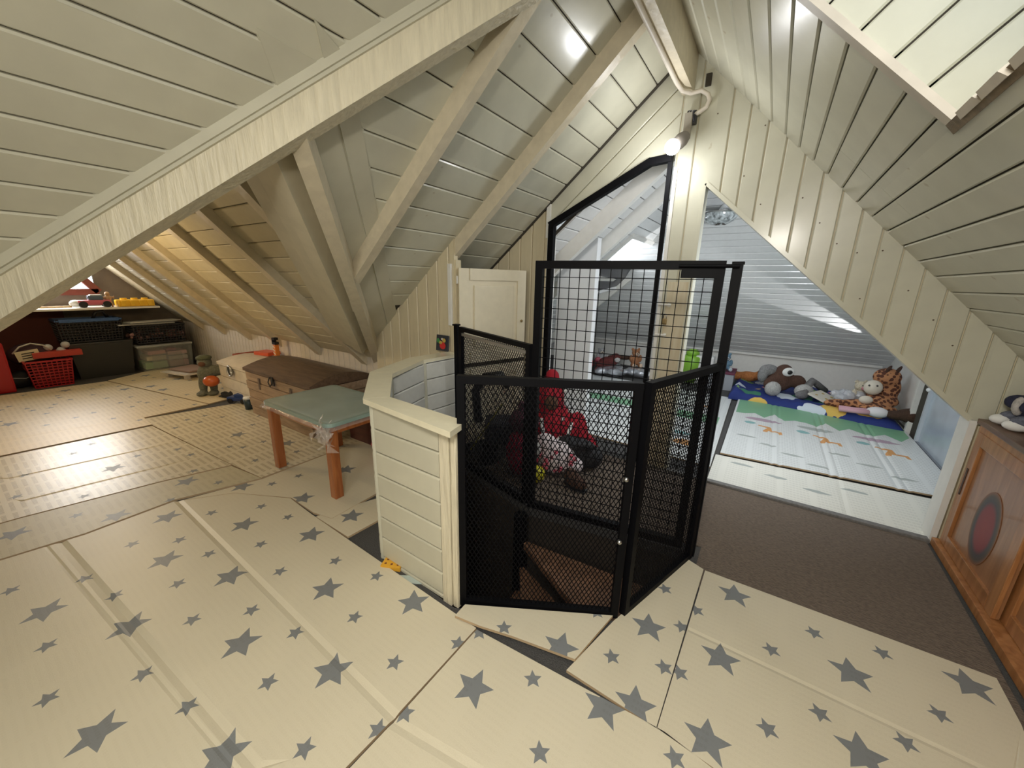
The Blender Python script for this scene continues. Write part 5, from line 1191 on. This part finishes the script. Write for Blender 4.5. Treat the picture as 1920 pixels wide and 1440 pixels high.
# ================================================================== CABINET
XC = 1.07
cab = empty('wooden_cabinet', (XC, 2.05, 0), 'orange brown wooden cabinet with sliding panel doors and round dark red emblem', 'cabinet')
Y0, Y1 = -1.2, 1.07                      # local y
MB().box((.20, (Y0 + Y1) / 2, .805), (.43, Y1 - Y0 + .02, .028), bev=.004).build('top', cab_top, cab)
MB().box((.195, Y1 - .012, .40), (.37, .022, .78)).build('side_panel', cab_w, cab); MB().box((.195, Y0 + .012, .40), (.37, .022, .78)).build('side_panel', cab_w, cab)
MB().box((.37, (Y0 + Y1) / 2, .40), (.02, Y1 - Y0, .78)).build('back_panel', cab_w, cab)
MB().box((.165, (Y0 + Y1) / 2, .03), (.40, Y1 - Y0, .045), bev=.004).build('bottom_board', cab_w, cab)
MB().box((.012, (Y0 + Y1) / 2, .772), (.035, Y1 - Y0 - .03, .035)).build('top_rail', cab_w, cab)
MB().box((-.012, (Y0 + Y1) / 2, .016), (.03, Y1 - Y0, .030)).build('plinth', wood('plinth_pine', (.30, .12, .035), (.42, .19, .07), .4, 'Y'), cab)
def sliding(y0, y1, x, emblem=False):
    d = MB().box((x, (y0 + y1) / 2, .405), (.012, y1 - y0, .69)).build('door', wood('door_field', (.25, .11, .045), (.36, .17, .075), .35, 'Z'), cab)
    for yy in (y0 + .035, y1 - .035): MB().box((x - .010, yy, .405), (.022, .07, .70), bev=.003).build('door_stile', cab_w, d)
    for zz in (.09, .72): MB().box((x - .010, (y0 + y1) / 2, zz), (.022, y1 - y0 - .14, .07), bev=.003).build('door_rail', cab_w, d)
    MB().box((x - .022, y1 - .035, .46), (.004, .016, .16)).build('finger_slot', M('slot_dark', (.05, .02, .01), .6), d)
    if emblem:
        cyy = (y0 + y1) / 2 - .01
        m, t, bs = nt('blurred_emblem'); N = t.nodes; L = t.links
        tc = N.new('ShaderNodeTexCoord'); gr_ = N.new('ShaderNodeVectorMath'); gr_.operation = 'LENGTH'; mp = N.new('ShaderNodeMapping'); mp.inputs['Location'].default_value = (0, 0, 0)
        mp.inputs['Scale'].default_value = (0, 1 / .125, 1 / .20); L.new(tc.outputs['Object'], mp.inputs[0]); L.new(mp.outputs[0], gr_.inputs[0])
        cr = N.new('ShaderNodeValToRGB'); e0 = cr.color_ramp.elements; e0[0].position = 0; e0[0].color = (.26, .035, .035, 1); e0[1].position = 1.0; e0[1].color = (.24, .10, .045, 1)
        for p_, c_ in ((.58, (.22, .03, .035, 1)), (.74, (.06, .055, .06, 1)), (.88, (.09, .07, .055, 1))): k = e0.new(p_); k.color = c_
        L.new(gr_.outputs['Value'], cr.inputs[0]); L.new(cr.outputs[0], bs.inputs['Base Color']); bs.inputs['Roughness'].default_value = .5
        b = MB(); b.prism([(0, .125 * math.cos(a), .20 * math.sin(a)) for a in [k * math.pi / 16 for k in range(32)]], (.0015, 0, 0)).build('emblem', m, d, loc=(x - .0085, cyy, .34), label='round blurred red and dark emblem')
sliding(.37, 1.045, .012, True); sliding(-.32, .40, .045); sliding(-1.18, -.28, .012)
tp = PX(1905, 790, 1.27)
fz_ = fur('navy', (.02, .022, .05)); lg = fur('palegrey', (.45, .42, .40))
e = plush('plush_elephant', (1.20, 2.99, .820), 'navy and grey plush sitting on the wooden cabinet', (fz_, [((0, 0, .09), (.075, .07, .08)), ((-.02, .0, .15), (.06, .055, .05)), ((-.06, .06, .13), (.05, .04, .04)), ((-.05, -.07, .13), (.05, .04, .04))]),
      [('head', lg, [((.02, 0, .23), (.07, .065, .06))]), ('foot', M('felt_white'), [((-.09, .05, .03), (.05, .035, .028))]), ('foot', M('felt_white'), [((-.08, -.06, .03), (.05, .035, .028))]), ('bib', lg, [((-.07, 0, .12), (.025, .035, .05))]), ('leg', fur('slate', (.12, .13, .17)), [((-.05, .05, .05), (.06, .035, .035))]), ('leg', fur('slate'), [((-.05, -.06, .05), (.06, .035, .035))])])
